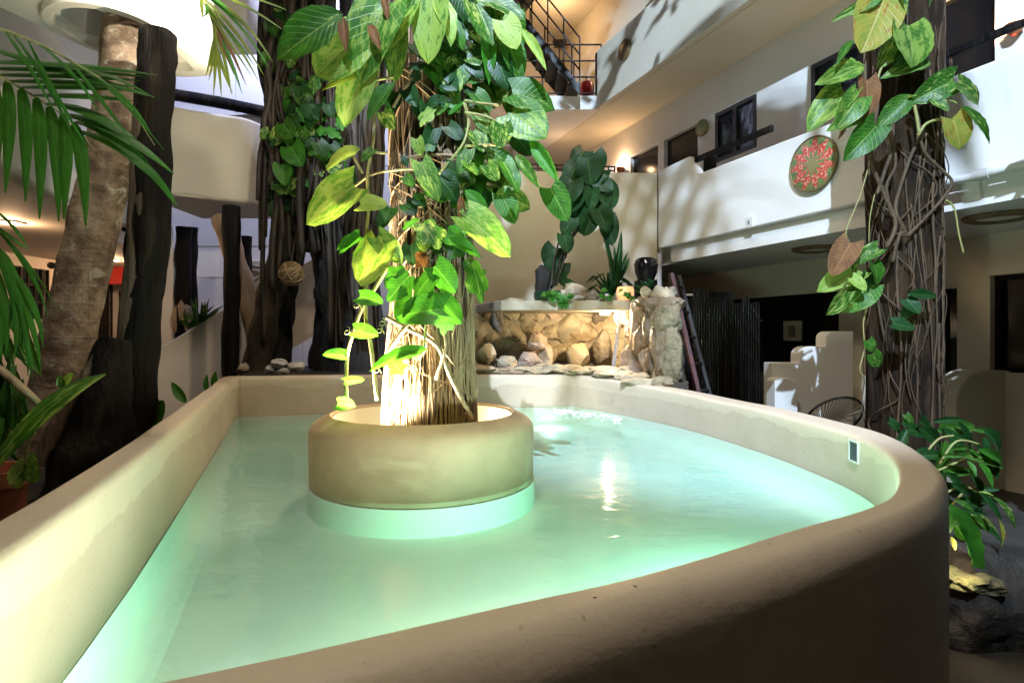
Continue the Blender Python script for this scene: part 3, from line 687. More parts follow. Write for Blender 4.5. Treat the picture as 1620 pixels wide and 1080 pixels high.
# nearer bright balcony, carried by the charred post, with a round hole for the palm trunk
zb3 = H+2.0
B3P = [(-3.05,2.2),(-2.86,2.9),(-2.71,3.40),(-2.55,3.63),(-2.42,3.78),(-2.26,4.0),(-2.22,4.2),(-2.34,4.42),(-2.62,4.50),(-2.9,4.42)]
b3 = gallery(B3P, [zb3+.18,zb3+.15,zb3+.12,zb3+.10,zb3+.05,zb3,zb3-.03,zb3+.0,zb3+.02,zb3+.04], H+3.4, .14, 'curved_balcony', 'brilliantly lit white balcony end with rounded corner above the charred post', M['white'], [])
# its slab, as a ring of quads round the trunk hole
hc = Vector((-2.70, 3.83)); hr_ = .27
outl = [(-3.62,2.2),(-3.30,2.2),(-2.99,2.2),(-2.79,2.9),(-2.64,3.40),(-2.48,3.66),(-2.36,3.82),(-2.28,4.02),(-2.28,4.2),(-2.38,4.38),(-2.62,4.44),(-2.93,4.36),(-3.13,4.0),(-3.30,3.5),(-3.5,2.9)]
n_ = len(outl); vs = []; fs = []
for z in (zb3+.085, zb3+.30):
    for x, y in outl: vs.append((x, y, z))
    for x, y in outl:
        d = (Vector((x,y))-hc).normalized()*hr_; vs.append((hc.x+d.x, hc.y+d.y, z))
for k in range(n_):
    j = (k+1) % n_
    fs += [(k, n_+k, n_+j, j), (2*n_+k, 2*n_+j, 3*n_+j, 3*n_+k), (k, j, 2*n_+j, 2*n_+k), (n_+k, 3*n_+k, 3*n_+j, n_+j)]
MB().add(vs, fs).build('soffit_slab', M['white'], b3)
MB().lathe([(hr_+.03, zb3+.03), (hr_+.09, zb3+.03), (hr_+.09, zb3+.083), (hr_+.03, zb3+.083)], (hc.x, hc.y, 0), 36, closed=True).build('hole_collar', M['white'], b3, smooth=40)
tag(MB().box((-5.4,1.5,H+1.5),(-5.2,8.3,9)).build('upper_wall', M['white'], None), 'plain greyish white wall above the left balcony parapet behind the palm frond', 'wall')
# ground floor rooms on the left
lw_ = thing('left_wing', 'warm lit ground floor corridor with barred windows behind the leaning palm', 'building', (-8, 9, 0))
def ywall(x0, x1, y0, y1, z0, z1, holes, name, parent, mat):
    cuts = sorted(set([y0,y1]+[h for q in holes for h in q[:2]])); b = MB()
    for a, c in zip(cuts, cuts[1:]):
        z = z0
        for h in sorted([h for h in holes if h[0] <= a+1e-5 and h[1] >= c-1e-5], key=lambda h: h[2]):
            if h[2] > z: b.box((x0,a,z),(x1,c,h[2]))
            z = h[3]
        if z < z1: b.box((x0,a,z),(x1,c,z1))
    return b.build(name, mat, parent)
def yat(px): return -8/((px-810)/F)
hl = [(yat(22), yat(76), H+.27, H+1.12), (yat(150), yat(177), H-.15, H+1.02), (yat(188), yat(208), 0, H+.90), (6.2, 7.6, 0, H+.7)]
ywall(-8.2, -8, 1.5, 12, 0, zl+.19, hl, 'wall', lw_, M['pinkwall'])
MB().box((-8, 12, 0), (-6.0, 12.2, zl+.19)).build('end_wall', M['pinkwall'], lw_)
for i, h in enumerate(hl):
    if i < 2:
        wv = MB().box((-8.12, h[0], h[2]), (-8.10, h[1], h[3])).build('window', M['pane'], lw_)
        b = MB(); n5 = 5
        for k in range(n5+1): yy = h[0]+(h[1]-h[0])*k/n5; b.box((-8.03, yy-.012, h[2]), (-8.0+.012, yy+.012, h[3]))
        for k in range(4): zz = h[2]+(h[3]-h[2])*k/3; b.box((-8.025, h[0], zz-.014), (-8.001, h[1], zz+.014))
        b.build('window_grille', M['blackmetal'], wv)
    else: MB().box((-8.12, h[0], h[2]), (-8.08, h[1], h[3])).build('door', M['black_wood'], lw_)
MB().box((-7.99, 10.9, H+.98), (-6.05, 11.15, zl+.0)).build('ceiling_beam', M['redpaint'], lw_)
bx_ = P(138, 560, 7.0); tag(MB().box((bx_.x-.14, 6.9, 0), (bx_.x+.14, 7.2, H-.05)).build('low_pillar', M['white'], None, bevel=.02), 'low white plaster pillar between the palm trunk and the charred stump', 'pillar')
for px, py, lab in ((14,352,'large oval downlight in the corridor ceiling at left edge'), (176,411,'small round downlight in the corridor ceiling beside the red beam')):
    Y = 1.30*F/(530-py); c = P(px, py, Y); t = thing('downlight', lab, 'ceiling light', (c.x, c.y, zl), 'downlights in the left corridor')
    MB().lathe([(.11,-.012),(.145,-.008),(.145,.008),(.11,.008)], (c.x,c.y,zl), 26, closed=True).build('light_trim', M['pipe'], t, smooth=40)
    MB().lathe([(0,-.004),(.11,-.004),(.11,.006),(0,.006)], (c.x,c.y,zl), 24).build('light_glass', M['downlight'], t, smooth=40)
    point('downlight_lamp', (c.x, c.y, zl-.08), 34, WARM, .08)
wc = P(81, 420, 8.2); t = thing('security_camera', 'small dark round camera on the warm wall above the left barred window', 'camera', wc)
MB().rock(wc, .05, 2, 2, 0).build('lens_dome', M['blackmetal'], t, smooth=60); MB().tube([wc, wc+Vector((-.0,.12,.04))], .02, 8).build('bracket', M['blackmetal'], t)
# stair parapet rising behind the pool on the left
sp_ = thing('stair_parapet', 'pinkish plaster stair parapet rising to the right behind the pool corner', 'stair wall', (-3.6, 6.4, 0))
a = P(232, 562, 6.1); b = P(365, 482, 6.9); c = P(560, 372, 8.0)
b_ = MB(); b_.prism([(a.x,a.y,0),(b.x,b.y,0),(b.x,b.y,b.z),(a.x,a.y,a.z)], (.06,.14,0)); b_.build('wall', M['pinkwall'], sp_, bevel=.02)
d0 = P(436, 560, 7.35); d1 = P(560, 486, 8.0); bb = b + Vector((.004,.003,0))
b_ = MB(); b_.prism([(bb.x,bb.y,0.9),(P(425,560,7.3).x,P(425,560,7.3).y,.9),d0,d1,c,bb], (.06,.14,0)); b_.build('flight_wall', M['pinkwall'], sp_, bevel=.02)
# ------------------------------------------------------------------ stone grotto with waterfall
gr = thing('stone_grotto', 'rough limestone grotto with cement lintel and lamplit recess spilling water into the pool', 'grotto', (.7, 6.4, H-.4))
zb = H-.41
MB().prism([(-.55,5.72,0),(.52,5.98,0),(.80,5.98,0),(1.36,4.86,0),(1.55,5.0,0),(1.76,6.2,0),(1.70,7.2,0),(-.62,7.2,0)], (0,0,zb)).build('base', M['stonedark'], gr)
MB().box((-.55, 7.0, zb), (1.72, 7.2, H+.26)).build('back_wall', M['stone'], gr)
MB().prism([(-.12,6.16,H+.265),(1.52,6.10,H+.265),(1.74,7.3,H+.265),(-.55,7.3,H+.265)], (0,0,.11)).build('lintel', M['lintel'], gr, bevel=.012)
def stone(c, r, seed, mat='stone', rough=.5, sub=3, name='stone', parent=gr):
    return MB().rock(c, r, seed, sub, rough*.8, 9).build(name, M[mat], parent, smooth=32)
# wall of flat fitted rocks bedded in pale mortar on the recess back
MB().box((-.50, 6.965, zb), (1.70, 6.999, H+.255)).build('mortar', M['lintel'], gr)
k = 0
for row, (py0, n) in enumerate(((588, 7), (556, 6), (524, 6), (496, 7))):
    for j in range(n):
        px = 762 + (j + .5*(row % 2) + rnd.uniform(-.18,.18))*(1000-762)/n; py = py0 + rnd.uniform(-6, 6) - 4; k += 1
        MB().rock(P(px, py, 6.965), (rnd.uniform(.15,.22), rnd.uniform(.04,.06), rnd.uniform(.12,.16)), k, 3, .75, 5).build('stone', M['stone' if rnd.random() < .75 else rnd.choice(['stonepink', 'stonedark', 'lintel'])], gr, smooth=35)
# tall dark upright stone in the lamp niche with pale neighbour slabs
stone(P(952, 548, 6.72), (.115, .09, .235), 91, 'stonedark', .3)
stone(P(915, 562, 6.80), (.15, .10, .17), 92, 'lintel', .25); stone(P(900, 520, 6.95), (.17, .05, .20), 93, 'lintel', .15)
stone(P(800, 575, 6.45), (.14, .10, .09), 94); stone(P(846, 540, 6.70), (.11, .12, .13), 95, 'stonepink', .6); stone(P(838, 568, 6.60), (.17, .12, .10), 96, 'stonepink', .5)
stone(P(862, 560, 6.75), (.10, .10, .16), 97); stone(P(786, 500, 6.5), (.09, .09, .20), 98, 'stonedark'); stone(P(770, 560, 6.3), (.12, .10, .13), 99, 'lintel', .4); stone(P(757,590,6.05),(.10,.09,.10), 90, 'stone')
# wet pinkish right side of the recess
for j, (px, py, Y, rx, rz, mt) in enumerate([(1005,520,6.15,.13,.16,'stonepink'),(1000,565,6.05,.14,.15,'stonepink'),(1018,545,5.8,.11,.20,'stonepink'),(992,590,5.95,.13,.08,'stone'),
      (1028,500,5.75,.13,.13,'stone'),(1030,575,5.55,.12,.14,'stonepink'),(1012,486,6.0,.11,.10,'lintel'),(985,500,6.4,.09,.14,'stonepink')]):
    stone(P(px,py,Y), (rx, .13, rz), 120+j, mt, .6)
MB().tube([P(1052,625,5.2), P(1052,560,5.25), P(1048,500,5.35), P(1042,472,5.45)], [.17,.15,.16,.14], 18, 3, .5).build('pillar_core', M['stone'], gr, smooth=40)
MB().tube([P(1012,600,5.9), P(1015,540,5.95), P(1020,480,6.0)], [.13,.12,.14], 14, 7, .5).build('pillar_core', M['stonepink'], gr, smooth=40)
M['pillarstone'] = surf('weathered_limestone', (.33,.27,.17), (.20,.155,.09), 5, .75, 1, 12, bdist=.05, c3=(.12,.09,.05))
M['stonepink'] = surf('pinkish_wet_limestone', (.36,.27,.19), (.24,.175,.12), 5, .4, 1, 14, bdist=.04, c3=(.16,.12,.08))
# right pillar of rock: tall weathered slabs
for j, (px, py, Y, rx, ry, rz, mt) in enumerate([(1062,560,5.05,.085,.14,.30,'pillarstone'),(1046,556,5.12,.075,.13,.30,'stonepink'),(1056,500,5.12,.13,.15,.15,'pillarstone'),(1040,486,5.35,.12,.14,.09,'stonepink'),(1066,482,5.15,.09,.12,.07,'stonepink'),
      (1070,585,5.05,.06,.12,.16,'stonedark'),(1054,606,4.93,.10,.10,.06,'pillarstone'),(1032,520,5.45,.09,.12,.18,'stonepink'),(1036,575,5.35,.09,.12,.15,'stonepink'),(1024,477,5.7,.13,.14,.06,'stonepink')]):
    MB().rock(P(px,py,Y), (rx,ry,rz), 150+j, 3, .55).build('stone', M[mt], gr, smooth=45)
# lip of flat rocks along the rim
lip = spline([P(765,583,5.72), P(850,581,5.86), P(915,582,5.88), P(960,586,5.62), P(1005,594,5.28), P(1036,603,5.0)], 5)
for j, p in enumerate(lip[::2]):
    MB().rock(p + Vector((rnd.uniform(-.03,.03), rnd.uniform(.03,.08), rnd.uniform(-.012,.008)-.025)), (rnd.uniform(.16,.24), rnd.uniform(.11,.16), rnd.uniform(.034,.050)), 200+j, 3, .7).build('ledge_stone', M[rnd.choice(['stone','stone','stonepink','lintel'])], gr, smooth=40)
stone(P(895,584,6.25), (.16,.12,.04), 240, 'stone'); stone(P(950,588,6.1), (.20,.16,.05), 241, 'stonedark')
# lamp under the lintel
t = thing('grotto_lamp', 'bright warm lamp tucked under the grotto lintel above the dark upright stone', 'lamp', P(957, 491, 6.5))
c = P(957, 489, 6.50); c.z = H+.262
MB().lathe([(.06,-.035),(.075,-.0),(.05,-.0),(.045,-.033)], c, 20, closed=True).build('lamp_housing', M['pipe'], t, smooth=40)
MB().lathe([(0,-.034),(.044,-.031),(.044,-.01),(0,-.008)], c, 18).build('lamp_glass', M['lampglow'], t, smooth=40)
# the falling water: thin thick-edged strands from lintel to lip
def wet_mat():
    m, t, b = new_mat('falling_water'); b.inputs['Base Color'].default_value = (.95,.97,.98,1); b.inputs['Roughness'].default_value = .08
    b.inputs['Transmission Weight'].default_value = .75; b.inputs['IOR'].default_value = 1.33; bump(t, b, noise_tex(t, 9, 4, .6, (3,3,.4)), .8, .02); return m
M['falling'] = wet_mat()
wf = thing('waterfall', 'thin bright stream of water falling beside the grotto lamp', 'waterfall', P(977, 540, 6.2))
for (x0, y0, x1, y1, r) in ((984,484,971,582,.016),(979,500,969,580,.010),(991,486,986,584,.007)):
    MB().tube(spline([P(x0,y0,6.17), P((x0*2+x1)/3,(y0*2+y1)/3,6.12), P((x0+2*x1)/3,(y0+2*y1)/3,6.08), P(x1,y1,6.06)], 5), [r*.7]+[r*(1+.3*math.sin(i*1.7)) for i in range(14)]+[r*1.5], 8).build('water_strand', M['falling'], wf, smooth=180)
# foam where it meets the pool
fm = MB(); 
for i in range(150):
    a = rnd.random(); q = Vector((.40+.55*a, 5.62-.55*a-.55*abs(rnd.gauss(0,.45)), WZ+.001)); 
    fm.rock(q, (rnd.uniform(.006,.022), rnd.uniform(.006,.022), rnd.uniform(.003,.008)), i, 1, .2)
M['foam'] = surf('white_foam', (.80,.84,.80), (.72,.78,.74), 6, .4, 0)
tag(fm.build('foam', M['foam'], None, smooth=180), 'white bubbles where the waterfall meets the pool', 'foam', None, 'stuff')

# ------------------------------------------------------------------ plants and stones on the grotto roof
zr_ = H+.376
def gpos(px, Y): return Vector(((px-810)/F*Y, Y, zr_))
for j, (px, Y, r, lab) in enumerate([(905,6.55,(.17,.12,.13),'big tan boulder on the grotto roof left of the spiky grass'),(930,6.35,(.13,.10,.085),'pinkish boulder in the middle of the grotto roof'),(890,6.4,(.08,.07,.09),'small yellowish stone beside the climbing plant stems'),(958,6.3,(.08,.07,.045),'flat grey stone in front of the spiky grass'),(915,6.25,(.07,.06,.04),'small grey stone at the front edge of the grotto roof')]):
    tag(stone(gpos(px,Y)+Vector((0,0,r[2]*.7)), r, 300+j, ['stone','stonepink','stone','whitestone','whitestone'][j], .4, parent=None, name='boulder'), lab, 'stone', 'stones on the grotto roof')
# rubble at the right end
for j in range(7):
    stone(P(1018+rnd.uniform(-8,45), 468+rnd.uniform(-10,4), 5.6+rnd.uniform(-.3,.3)), (rnd.uniform(.05,.09),)*3, 330+j, 'lintel', .5)
def spear(parent, base, tip, w, matk='d', nrm=None, name='leaf'):
    return put_leaf(parent, base, tip, nrm or Vector((rnd.uniform(-.5,.5), -1, .3)), w, 'l', matk, name)
# stump and low pot on the left
t = thing('tree_stump', 'dark upright piece of driftwood on the left of the grotto roof', 'driftwood', gpos(858,6.5))
MB().tube([gpos(856,6.5), gpos(857,6.5)+Vector((0,0,.18)), gpos(860,6.5)+Vector((.0,0,.34)), gpos(852,6.5)+Vector((0,0,.40))], [.075,.07,.085,.05], 10, 4, .5).build('trunk', M['barkdark'], t, smooth=60)
t = thing('pot_plant', 'low dark green pot holding the tall climbing plant on the grotto roof', 'plant pot', gpos(870,6.45))
M['darkgreenpot'] = surf('dark_green_glaze', (.012,.05,.022), (.008,.03,.015), 5, .3, .2, 30)
MB().lathe([(.15,0),(.17,.05),(.17,.11),(.15,.12),(.13,.10),(.13,.03)], gpos(868,6.45), 24).build('pot', M['darkgreenpot'], t, smooth=40)
# climbing dark leaved plant on the wall
cl = thing('climbing_plant', 'tall dark glossy climbing plant with big round leaves against the cream wall', 'climbing plant', gpos(880,6.5))
for pts in ([(872,452),(878,405),(892,360),(905,330),(920,300),(930,260)], [(876,452),(890,400),(925,352),(945,340),(958,372),(965,400)], [(880,452),(902,380),(930,330)]):
    MB().tube(spline([P(x,y,6.5+.1*i) for i,(x,y) in enumerate(pts)], 5), .012, 6).build('stem', M['rootdark'], cl, smooth=60)
for b, tt, wd in [((925,240),(905,262),1),((940,242),(948,275),.9),((912,262),(895,290),.9),((930,260),(915,300),1),((950,270),(925,300),.9),((945,285),(970,300),.8),((905,285),(895,322),.9),((925,300),(905,345),1),
      ((955,292),(970,330),.9),((950,310),(930,345),.9),((895,312),(875,330),.9),((920,325),(900,362),1),((945,330),(965,362),.9),((905,345),(890,372),.8),((935,345),(925,372),.8),((962,345),(968,388),.6),
      ((880,392),(868,425),1),((886,415),(868,446),1),((892,372),(900,400),.8),((882,430),(895,452),.8),((870,440),(848,462),.8),((890,445),(915,455),.6),((930,250),(935,292),.9),((918,350),(932,372),.8),((940,300),(945,340),1.0),((910,305),(900,335),1.0),((932,275),(930,315),1.0)]:
    px_leaf(cl, b, tt, 6.62+rnd.uniform(-.12,.12), wd*1.0, 'd', up=rnd.uniform(-.5,1.1))
# grass, spears, succulents
gp = thing('spiky_grass', 'dark arching spiky grass clump between boulder and orange lamp', 'plant', gpos(962,6.4))
for k in range(22):
    a = rnd.uniform(-1.4, 1.4); ln = rnd.uniform(.22,.36); b0 = gpos(962,6.42)+Vector((.02*a,0,.03)); m_ = b0+Vector((ln*.55*math.sin(a), rnd.uniform(-.12,.1), ln*.85*math.cos(a*.7)+.02)); e_ = b0+Vector((ln*1.1*math.sin(a), rnd.uniform(-.2,.1), ln*(.75*math.cos(a)-.05)))
    spear(gp, b0, m_, .09); spear(gp, b0.lerp(m_,.9), e_, .10)
sn = thing('spear_plant', 'tall upright sword leaved plant beside the glowing orange lamp', 'plant', gpos(975,6.35))
for b, tt in (((972,455),(985,362)),((966,455),(964,372)),((975,450),(1002,402)),((970,455),(972,385)),((978,455),(992,395))):
    spear(sn, P(*b,6.35), P(*tt,6.4), .11)
ol = thing('table_lamp', 'small glowing orange clay lamp on the grotto roof', 'lamp', gpos(989,6.25))
c = gpos(989,6.25)
MB().lathe([(.075,0),(.092,.05),(.095,.11),(.085,.15),(.070,.155),(.066,.14),(.07,.05),(.05,.012)], c, 24, closed=True).build('lamp_shade', M['orangelamp'], ol, smooth=40)
su = thing('succulent', 'dark bushy succulent at the right end of the grotto roof', 'plant', gpos(1025,5.9))
for k in range(30):
    a = rnd.uniform(0, 6.28); e = rnd.uniform(.2, 1.3); b0 = gpos(1024,5.9)+Vector((rnd.uniform(-.05,.05), rnd.uniform(-.05,.05), rnd.uniform(.03,.12)))
    spear(su, b0, b0+Vector((math.cos(a)*math.cos(e), math.sin(a)*math.cos(e), math.sin(e)))*rnd.uniform(.08,.15), .35)
dpot = tag(MB().lathe([(.10,0),(.14,.10),(.15,.2),(.13,.26),(.10,.28),(.09,.25)], P(1022,437,7.2)+Vector((0,0,-.05)), 22).build('hanging_pot', M['void'], None, smooth=40), 'dark round pot behind the succulent near the white downpipe', 'plant pot')
MB().box((P(1022,437,7.2).x-.12,7.1,0),(P(1022,437,7.2).x+.12,7.34,P(1022,437,7.2).z-.052)).build('pot_stand', M['black_wood'], dpot)
gc = thing('ground_ivy', 'low trailing green ivy spilling over the grotto lintel', 'plant', gpos(900,6.2))
for k in range(34):
    px = rnd.choice([rnd.gauss(893,7), rnd.gauss(980,22), rnd.gauss(870,12)]); b0 = P(px, 462+rnd.uniform(-6,10)+(8 if abs(px-893) < 10 else 0), 6.1); a = rnd.uniform(0,6.28)
    put_leaf(gc, b0, b0+Vector((math.cos(a)*.06, -.03, math.sin(a)*.04-.02)), Vector((0,-1,.9)), .9, 'h', 'i')

# ------------------------------------------------------------------ ground floor of the right wing: furniture
# black bamboo screen
bs = thing('bamboo_screen', 'tall screen of glossy black bamboo poles right of the grotto', 'screen', P(1150,640,6.9))
for k in range(26):
    px = 1098 + k*4.1; Y = 6.62+.10*((k*7) % 3)/2 + .012*k; x = (px-810)/F*Y; top = H + (530-(474+rnd.uniform(-6,6)+(-14 if k < 7 else 0)))/F*Y
    pts = []; z = 0
    rr = []
    while z < top:
        pts += [(x,Y,z),(x,Y,z+.012),(x,Y,z+.024)]; rr += [.014,.0175,.014]; z += rnd.uniform(.24,.34)
    pts.append((x,Y,top)); rr.append(.014)
    MB().tube(pts, rr, 8).build('bamboo_pole', M['bamboo'], bs, smooth=60)
for z in (H-.62, H+.18):
    MB().tube([P(1094,530,6.76).xy.to_3d()+Vector((0,0,z)), P(1206,530,7.08).xy.to_3d()+Vector((0,0,z))], .012, 8).build('cross_bar', M['bamboo'], bs)
# dark cabinet beside the grotto
cb = thing('dark_cabinet', 'tall black cabinet with a pale handle behind the ladder', 'cabinet', P(1110,640,7.4))
x0, x1 = P(1072,0,7.3).x, P(1160,0,7.3).x
MB().box((x0,7.25,0),(x1,7.75,P(0,462,7.3).z)).build('carcass', M['black_wood'], cb, bevel=.01)
for k in range(2):
    MB().box((x0+.02+k*(x1-x0)/2,7.225,.1),(x0-.02+(k+1)*(x1-x0)/2,7.248,P(0,468,7.3).z)).build('door_panel', M['black_wood'], cb)
MB().box((x0+.05,7.20,P(0,461,7.3).z-.06),(x0+.16,7.224,P(0,461,7.3).z-.035)).build('handle', M['pipe'], cb)
# step ladder with red rails
la = thing('step_ladder', 'folding step ladder with red side rails beside the grotto pillar', 'ladder', P(1100,700,5.9))
A, B = P(1062,432,6.35), P(1120,690,5.75); A2, B2 = A+Vector((.16,.26,0)), B+Vector((.20,.24,0))
def bar(a, b, w, d): 
    a, b = Vector(a), Vector(b); x = Vector((w,0,0)); y = Vector((0,d,0)); return MB().hexa([b-x-y,b+x-y,b+x+y,b-x+y,a-x-y,a+x-y,a+x+y,a-x+y])
M['dullred'] = surf('worn_red_paint', (.11,.022,.02), (.05,.018,.018), 6, .5, .2, 30)
bar(A,B,.02,.035).build('side_rail', M['dullred'], la); bar(A2,B2,.018,.03).build('side_rail', M['blackmetal'], la)
bar(A+Vector((0,.05,0)),B+Vector((-.1,.75,0)),.015,.02).build('rear_leg', M['blackmetal'], la); bar(A2+Vector((0,.05,0)),B2+Vector((-.1,.75,0)),.015,.02).build('rear_leg', M['blackmetal'], la)
for k in range(6):
    f = .08+k*.165; p = A.lerp(B,f); q = A2.lerp(B2,f); MB().hexa([p+Vector((0,-.05,-.02)),q+Vector((0,-.05,-.02)),q+Vector((0,.05,-.02)),p+Vector((0,.05,-.02)),p+Vector((0,-.05,.0)),q+Vector((0,-.05,.0)),q+Vector((0,.05,0)),p+Vector((0,.05,0))]).build('step', M['blackmetal'], la)
# framed print on the dark panelling
fa, fz = wing(1254, 523, TG+.04); t = thing('framed_print', 'small pale framed print hung on the dark wood panelling', 'picture', Wp(fa, TG+.03, fz))
al_, az = wing(1240,508,TG+.03); ar_, bz = wing(1268,539,TG+.03)
b = MB(); wbox(b, ar_, al_, TG+.02, TG+.045, bz, az); b.build('frame', M['paper'], t)
b = MB(); wbox(b, ar_+.09, al_-.09, TG+.012, TG+.019, bz+.05, az-.06); b.build('print', M['ink'], t)
# stepped white wall bench
sb = thing('stepped_wall', 'white stepped plaster wall with rounded steps standing under the gallery', 'wall', P(1280,700,6.0))
def sx(px, py): p = P(px, py, 6.0); return p
def qarc(x0, y0, x1, y1, n=6): return [(x0+(x1-x0)*(1-math.cos(math.pi/2*i/n)), y0+(y1-y0)*math.sin(math.pi/2*i/n)) for i in range(n+1)]
pf = [(1222,760),(1222,574),(1266,574),(1266,568)] + qarc(1266,562,1282,548) + [(1307,548),(1307,540)] + qarc(1307,536,1318,524) + [(1350,524),(1350,760)]
MB().prism([sx(*q) for q in pf], (-.0,.21,0)).build('stepped_panel', M['white'], sb, bevel=.008)
pf = [(1226,760)] + [(1226,606)] + qarc(1226,604,1236,598) + [(1247,598)] + [(1247+ (1262-1247)*math.sin(math.pi/2*i/6), 598+18*(1-math.cos(math.pi/2*i/6))) for i in range(1,7)] + [(1262,760)]
MB().prism([P(*q,5.78) for q in pf], (0,.20,0)).build('low_arm', M['white'], sb, bevel=.008)
b = MB(); x0, x1 = P(1352,0,6.25).x, P(1480,0,6.5).x
b.box((P(1300,0,6.2).x, 6.215, 0), (x1, 7.0, H-.9)).build('bench_seat', M['white'], sb, bevel=.01)
# round wire chair
wcx = thing('wire_chair', 'round black wire lounge chair in front of the stepped wall', 'chair', P(1330,720,4.9))
cc = P(1330,662,4.9); rx, rz = .235, .19
ring_ = [cc+Vector((rx*1.0*math.cos(a), .16*math.sin(a)*-1+.1, rz*math.sin(a))) for a in [2*math.pi*k/32 for k in range(33)]]
MB().tube(ring_, .011, 8).build('hoop', M['blackmetal'], wcx, smooth=60)
for k in range(17):
    f = -1+2*k/16; x = rx*.97*f; zt_ = rz*math.sqrt(max(0,1-f*f*.94)); 
    MB().tube(spline([cc+Vector((x,.1-.16*zt_/rz,zt_)), cc+Vector((x*.5,.16,-.02)), cc+Vector((x,.1+.16*zt_/rz,-zt_))],4), .0035, 5).build('cord', M['blackmetal'], wcx)
for dx, dy in ((-.18,-.18),(.18,-.18),(0,.24)):
    MB().tube([cc+Vector((dx*.6,.05+dy*.3,-.12)), Vector((cc.x+dx, cc.y+.05+dy, .0))], .009, 6).build('leg', M['blackmetal'], wcx)
# curved low plaster seat at the far right
cs = thing('plaster_seat', 'curved shadowy plaster bench end at the far right under the window', 'bench', P(1580,760,5.5))
pf = [(1512,900)]+[(1512+44*(1-math.cos(math.pi/2*i/8)), 640-54*math.sin(math.pi/2*i/8)) for i in range(9)] + [(1760,586),(1760,900)]
pf = [P(*q,5.5) for q in pf]
for p in pf: p.z = max(p.z, 0)
MB().prism(pf, (.0,.3,0)).build('seat_back', M['cream'], cs, bevel=.02)
x = P(1490,0,4.9).x; MB().box((x+.1, 5.4, 0), (x+.35, 5.6, P(0,618,5.4).z)).build('seat_end', M['cream'], cs, bevel=.01)

# ------------------------------------------------------------------ wall discs
def mosaic():
    m, t, b = new_mat('painted_flower_plate')
    tc = N(t, 'ShaderNodeTexCoord'); sp = N(t, 'ShaderNodeSeparateXYZ'); t.links.new(tc.outputs['UV'], sp.inputs[0])
    def mth(op, a, c=None):
        n = N(t, 'ShaderNodeMath', operation=op)
        for i, q in enumerate((a, c)):
            if q is None: continue
            if hasattr(q, 'is_output'): t.links.new(q, n.inputs[i])
            else: n.inputs[i].default_value = q
        return n.outputs[0]
    x = mth('SUBTRACT', sp.outputs[0], .5); y = mth('SUBTRACT', sp.outputs[1], .5)
    r = mth('MULTIPLY', mth('SQRT', mth('ADD', mth('MULTIPLY', x, x), mth('MULTIPLY', y, y))), 2); a = mth('ARCTAN2', y, x)
    nz = noise_tex(t, 11, 4, .6, None, 'UV')
    rr = mth('ADD', r, mth('MULTIPLY', mth('SUBTRACT', nz, .5), .8))
    fl = mth('SUBTRACT', mth('ABSOLUTE', mth('SUBTRACT', rr, .56)), mth('MULTIPLY', mth('ADD', mth('COSINE', mth('MULTIPLY', a, 11)), 1.3), .15))
    red = ramp(t, fl, [(0, 1), (.05, 0)])
    base = mixc(t, ramp(t, noise_tex(t, 16, 3, .5, None, 'UV'), [(.4,0),(.6,1)]), (.05,.16,.05), (.20,.20,.08))
    c = mixc(t, red, base, mixc(t, ramp(t, noise_tex(t, 24, 2, .5, None, 'UV'), [(.5,0),(.62,1)]), (.48,.045,.03), (.55,.36,.24)))
    c = mixc(t, ramp(t, rr, [(.20, 1), (.30, 0)]), c, (.22,.19,.08)); c = mixc(t, ramp(t, rr, [(.92, 0), (.97, 1)]), c, (.16,.15,.05))
    t.links.new(c, b.inputs['Base Color']); b.inputs['Roughness'].default_value = .35; return m
def wall_disc(px, py, t0, r, name, lab, mat, th=.04):
    a, z = wing(px, py, t0); c = Wp(a, t0-th/2-.002, z); o = thing(name, lab, 'wall plate', c)
    me = MB(); me.disc((0,0,0), -N_, r, th, 40); d = me.mesh('plate', mat, Vector((0,0,0)), 50)
    uvl = d.uv_layers.new(name='uv'); zz = Vector((0,0,1))
    for lp in d.loops:
        v = d.vertices[lp.vertex_index].co; uvl.data[lp.index].uv = (.5+v.dot(U_)/(2*r), .5+v.z/(2*r))
    link('plate', d, o); rim = MB(); q = (-N_).to_track_quat('Z','Y')
    rim.tube([c + q @ Vector((r*.98*math.cos(2*math.pi*k/40), r*.98*math.sin(2*math.pi*k/40), th*.4)) for k in range(41)], th*.22, 6, caps=False).build('plate_rim', M['brass'], o, smooth=60)
    return o
wall_disc(1290, 260, -.15, .27, 'mosaic_plate', 'large round green plate painted with a ring of red flowers on the gallery wall', mosaic())
wall_disc(1113, 203, T1, .12, 'wall_plate', 'small green round plate between black door and upper window', M['greendisc'])
wall_disc(990, 80, -.10, .15, 'wall_plate', 'small dull brass round plate on the top floor parapet', M['brass'])
# ------------------------------------------------------------------ sconces
def sconce(px, py, t0, lab, watts):
    a, z = wing(px, py, t0); c = Wp(a, t0-.07, z); o = thing('wall_sconce', lab, 'wall lamp', c, 'warm wall lamps of the right wing')
    MB().lathe([(.02,-.10),(.055,-.07),(.068,.0),(.062,.0),(.05,-.065),(.018,-.09)], c, 16, closed=True).build('sconce_shade', M['terracotta'], o, smooth=50)
    MB().rock(c+Vector((0,0,-.02)), .03, 1, 1, 0).build('bulb', M['lampglow'], o, smooth=180)
    wbx = MB(); wbox(wbx, a-.03, a+.03, t0-.02, t0-.001, z-.08, z+.02); wbx.build('wall_mount', M['brass'], o)
    point('sconce_lamp', c+Vector((0,0,.05)), watts, WARM, .02)
sconce(986, 266, T1, 'glowing wall lamp low beside the leftmost dark door of the upper gallery', 24)
sconce(983, 112, T1, 'glowing wall lamp above the top floor parapet', 22)
sconce(1612, 40, T1, 'bright wall lamp behind the handrail at the upper right corner', 42)
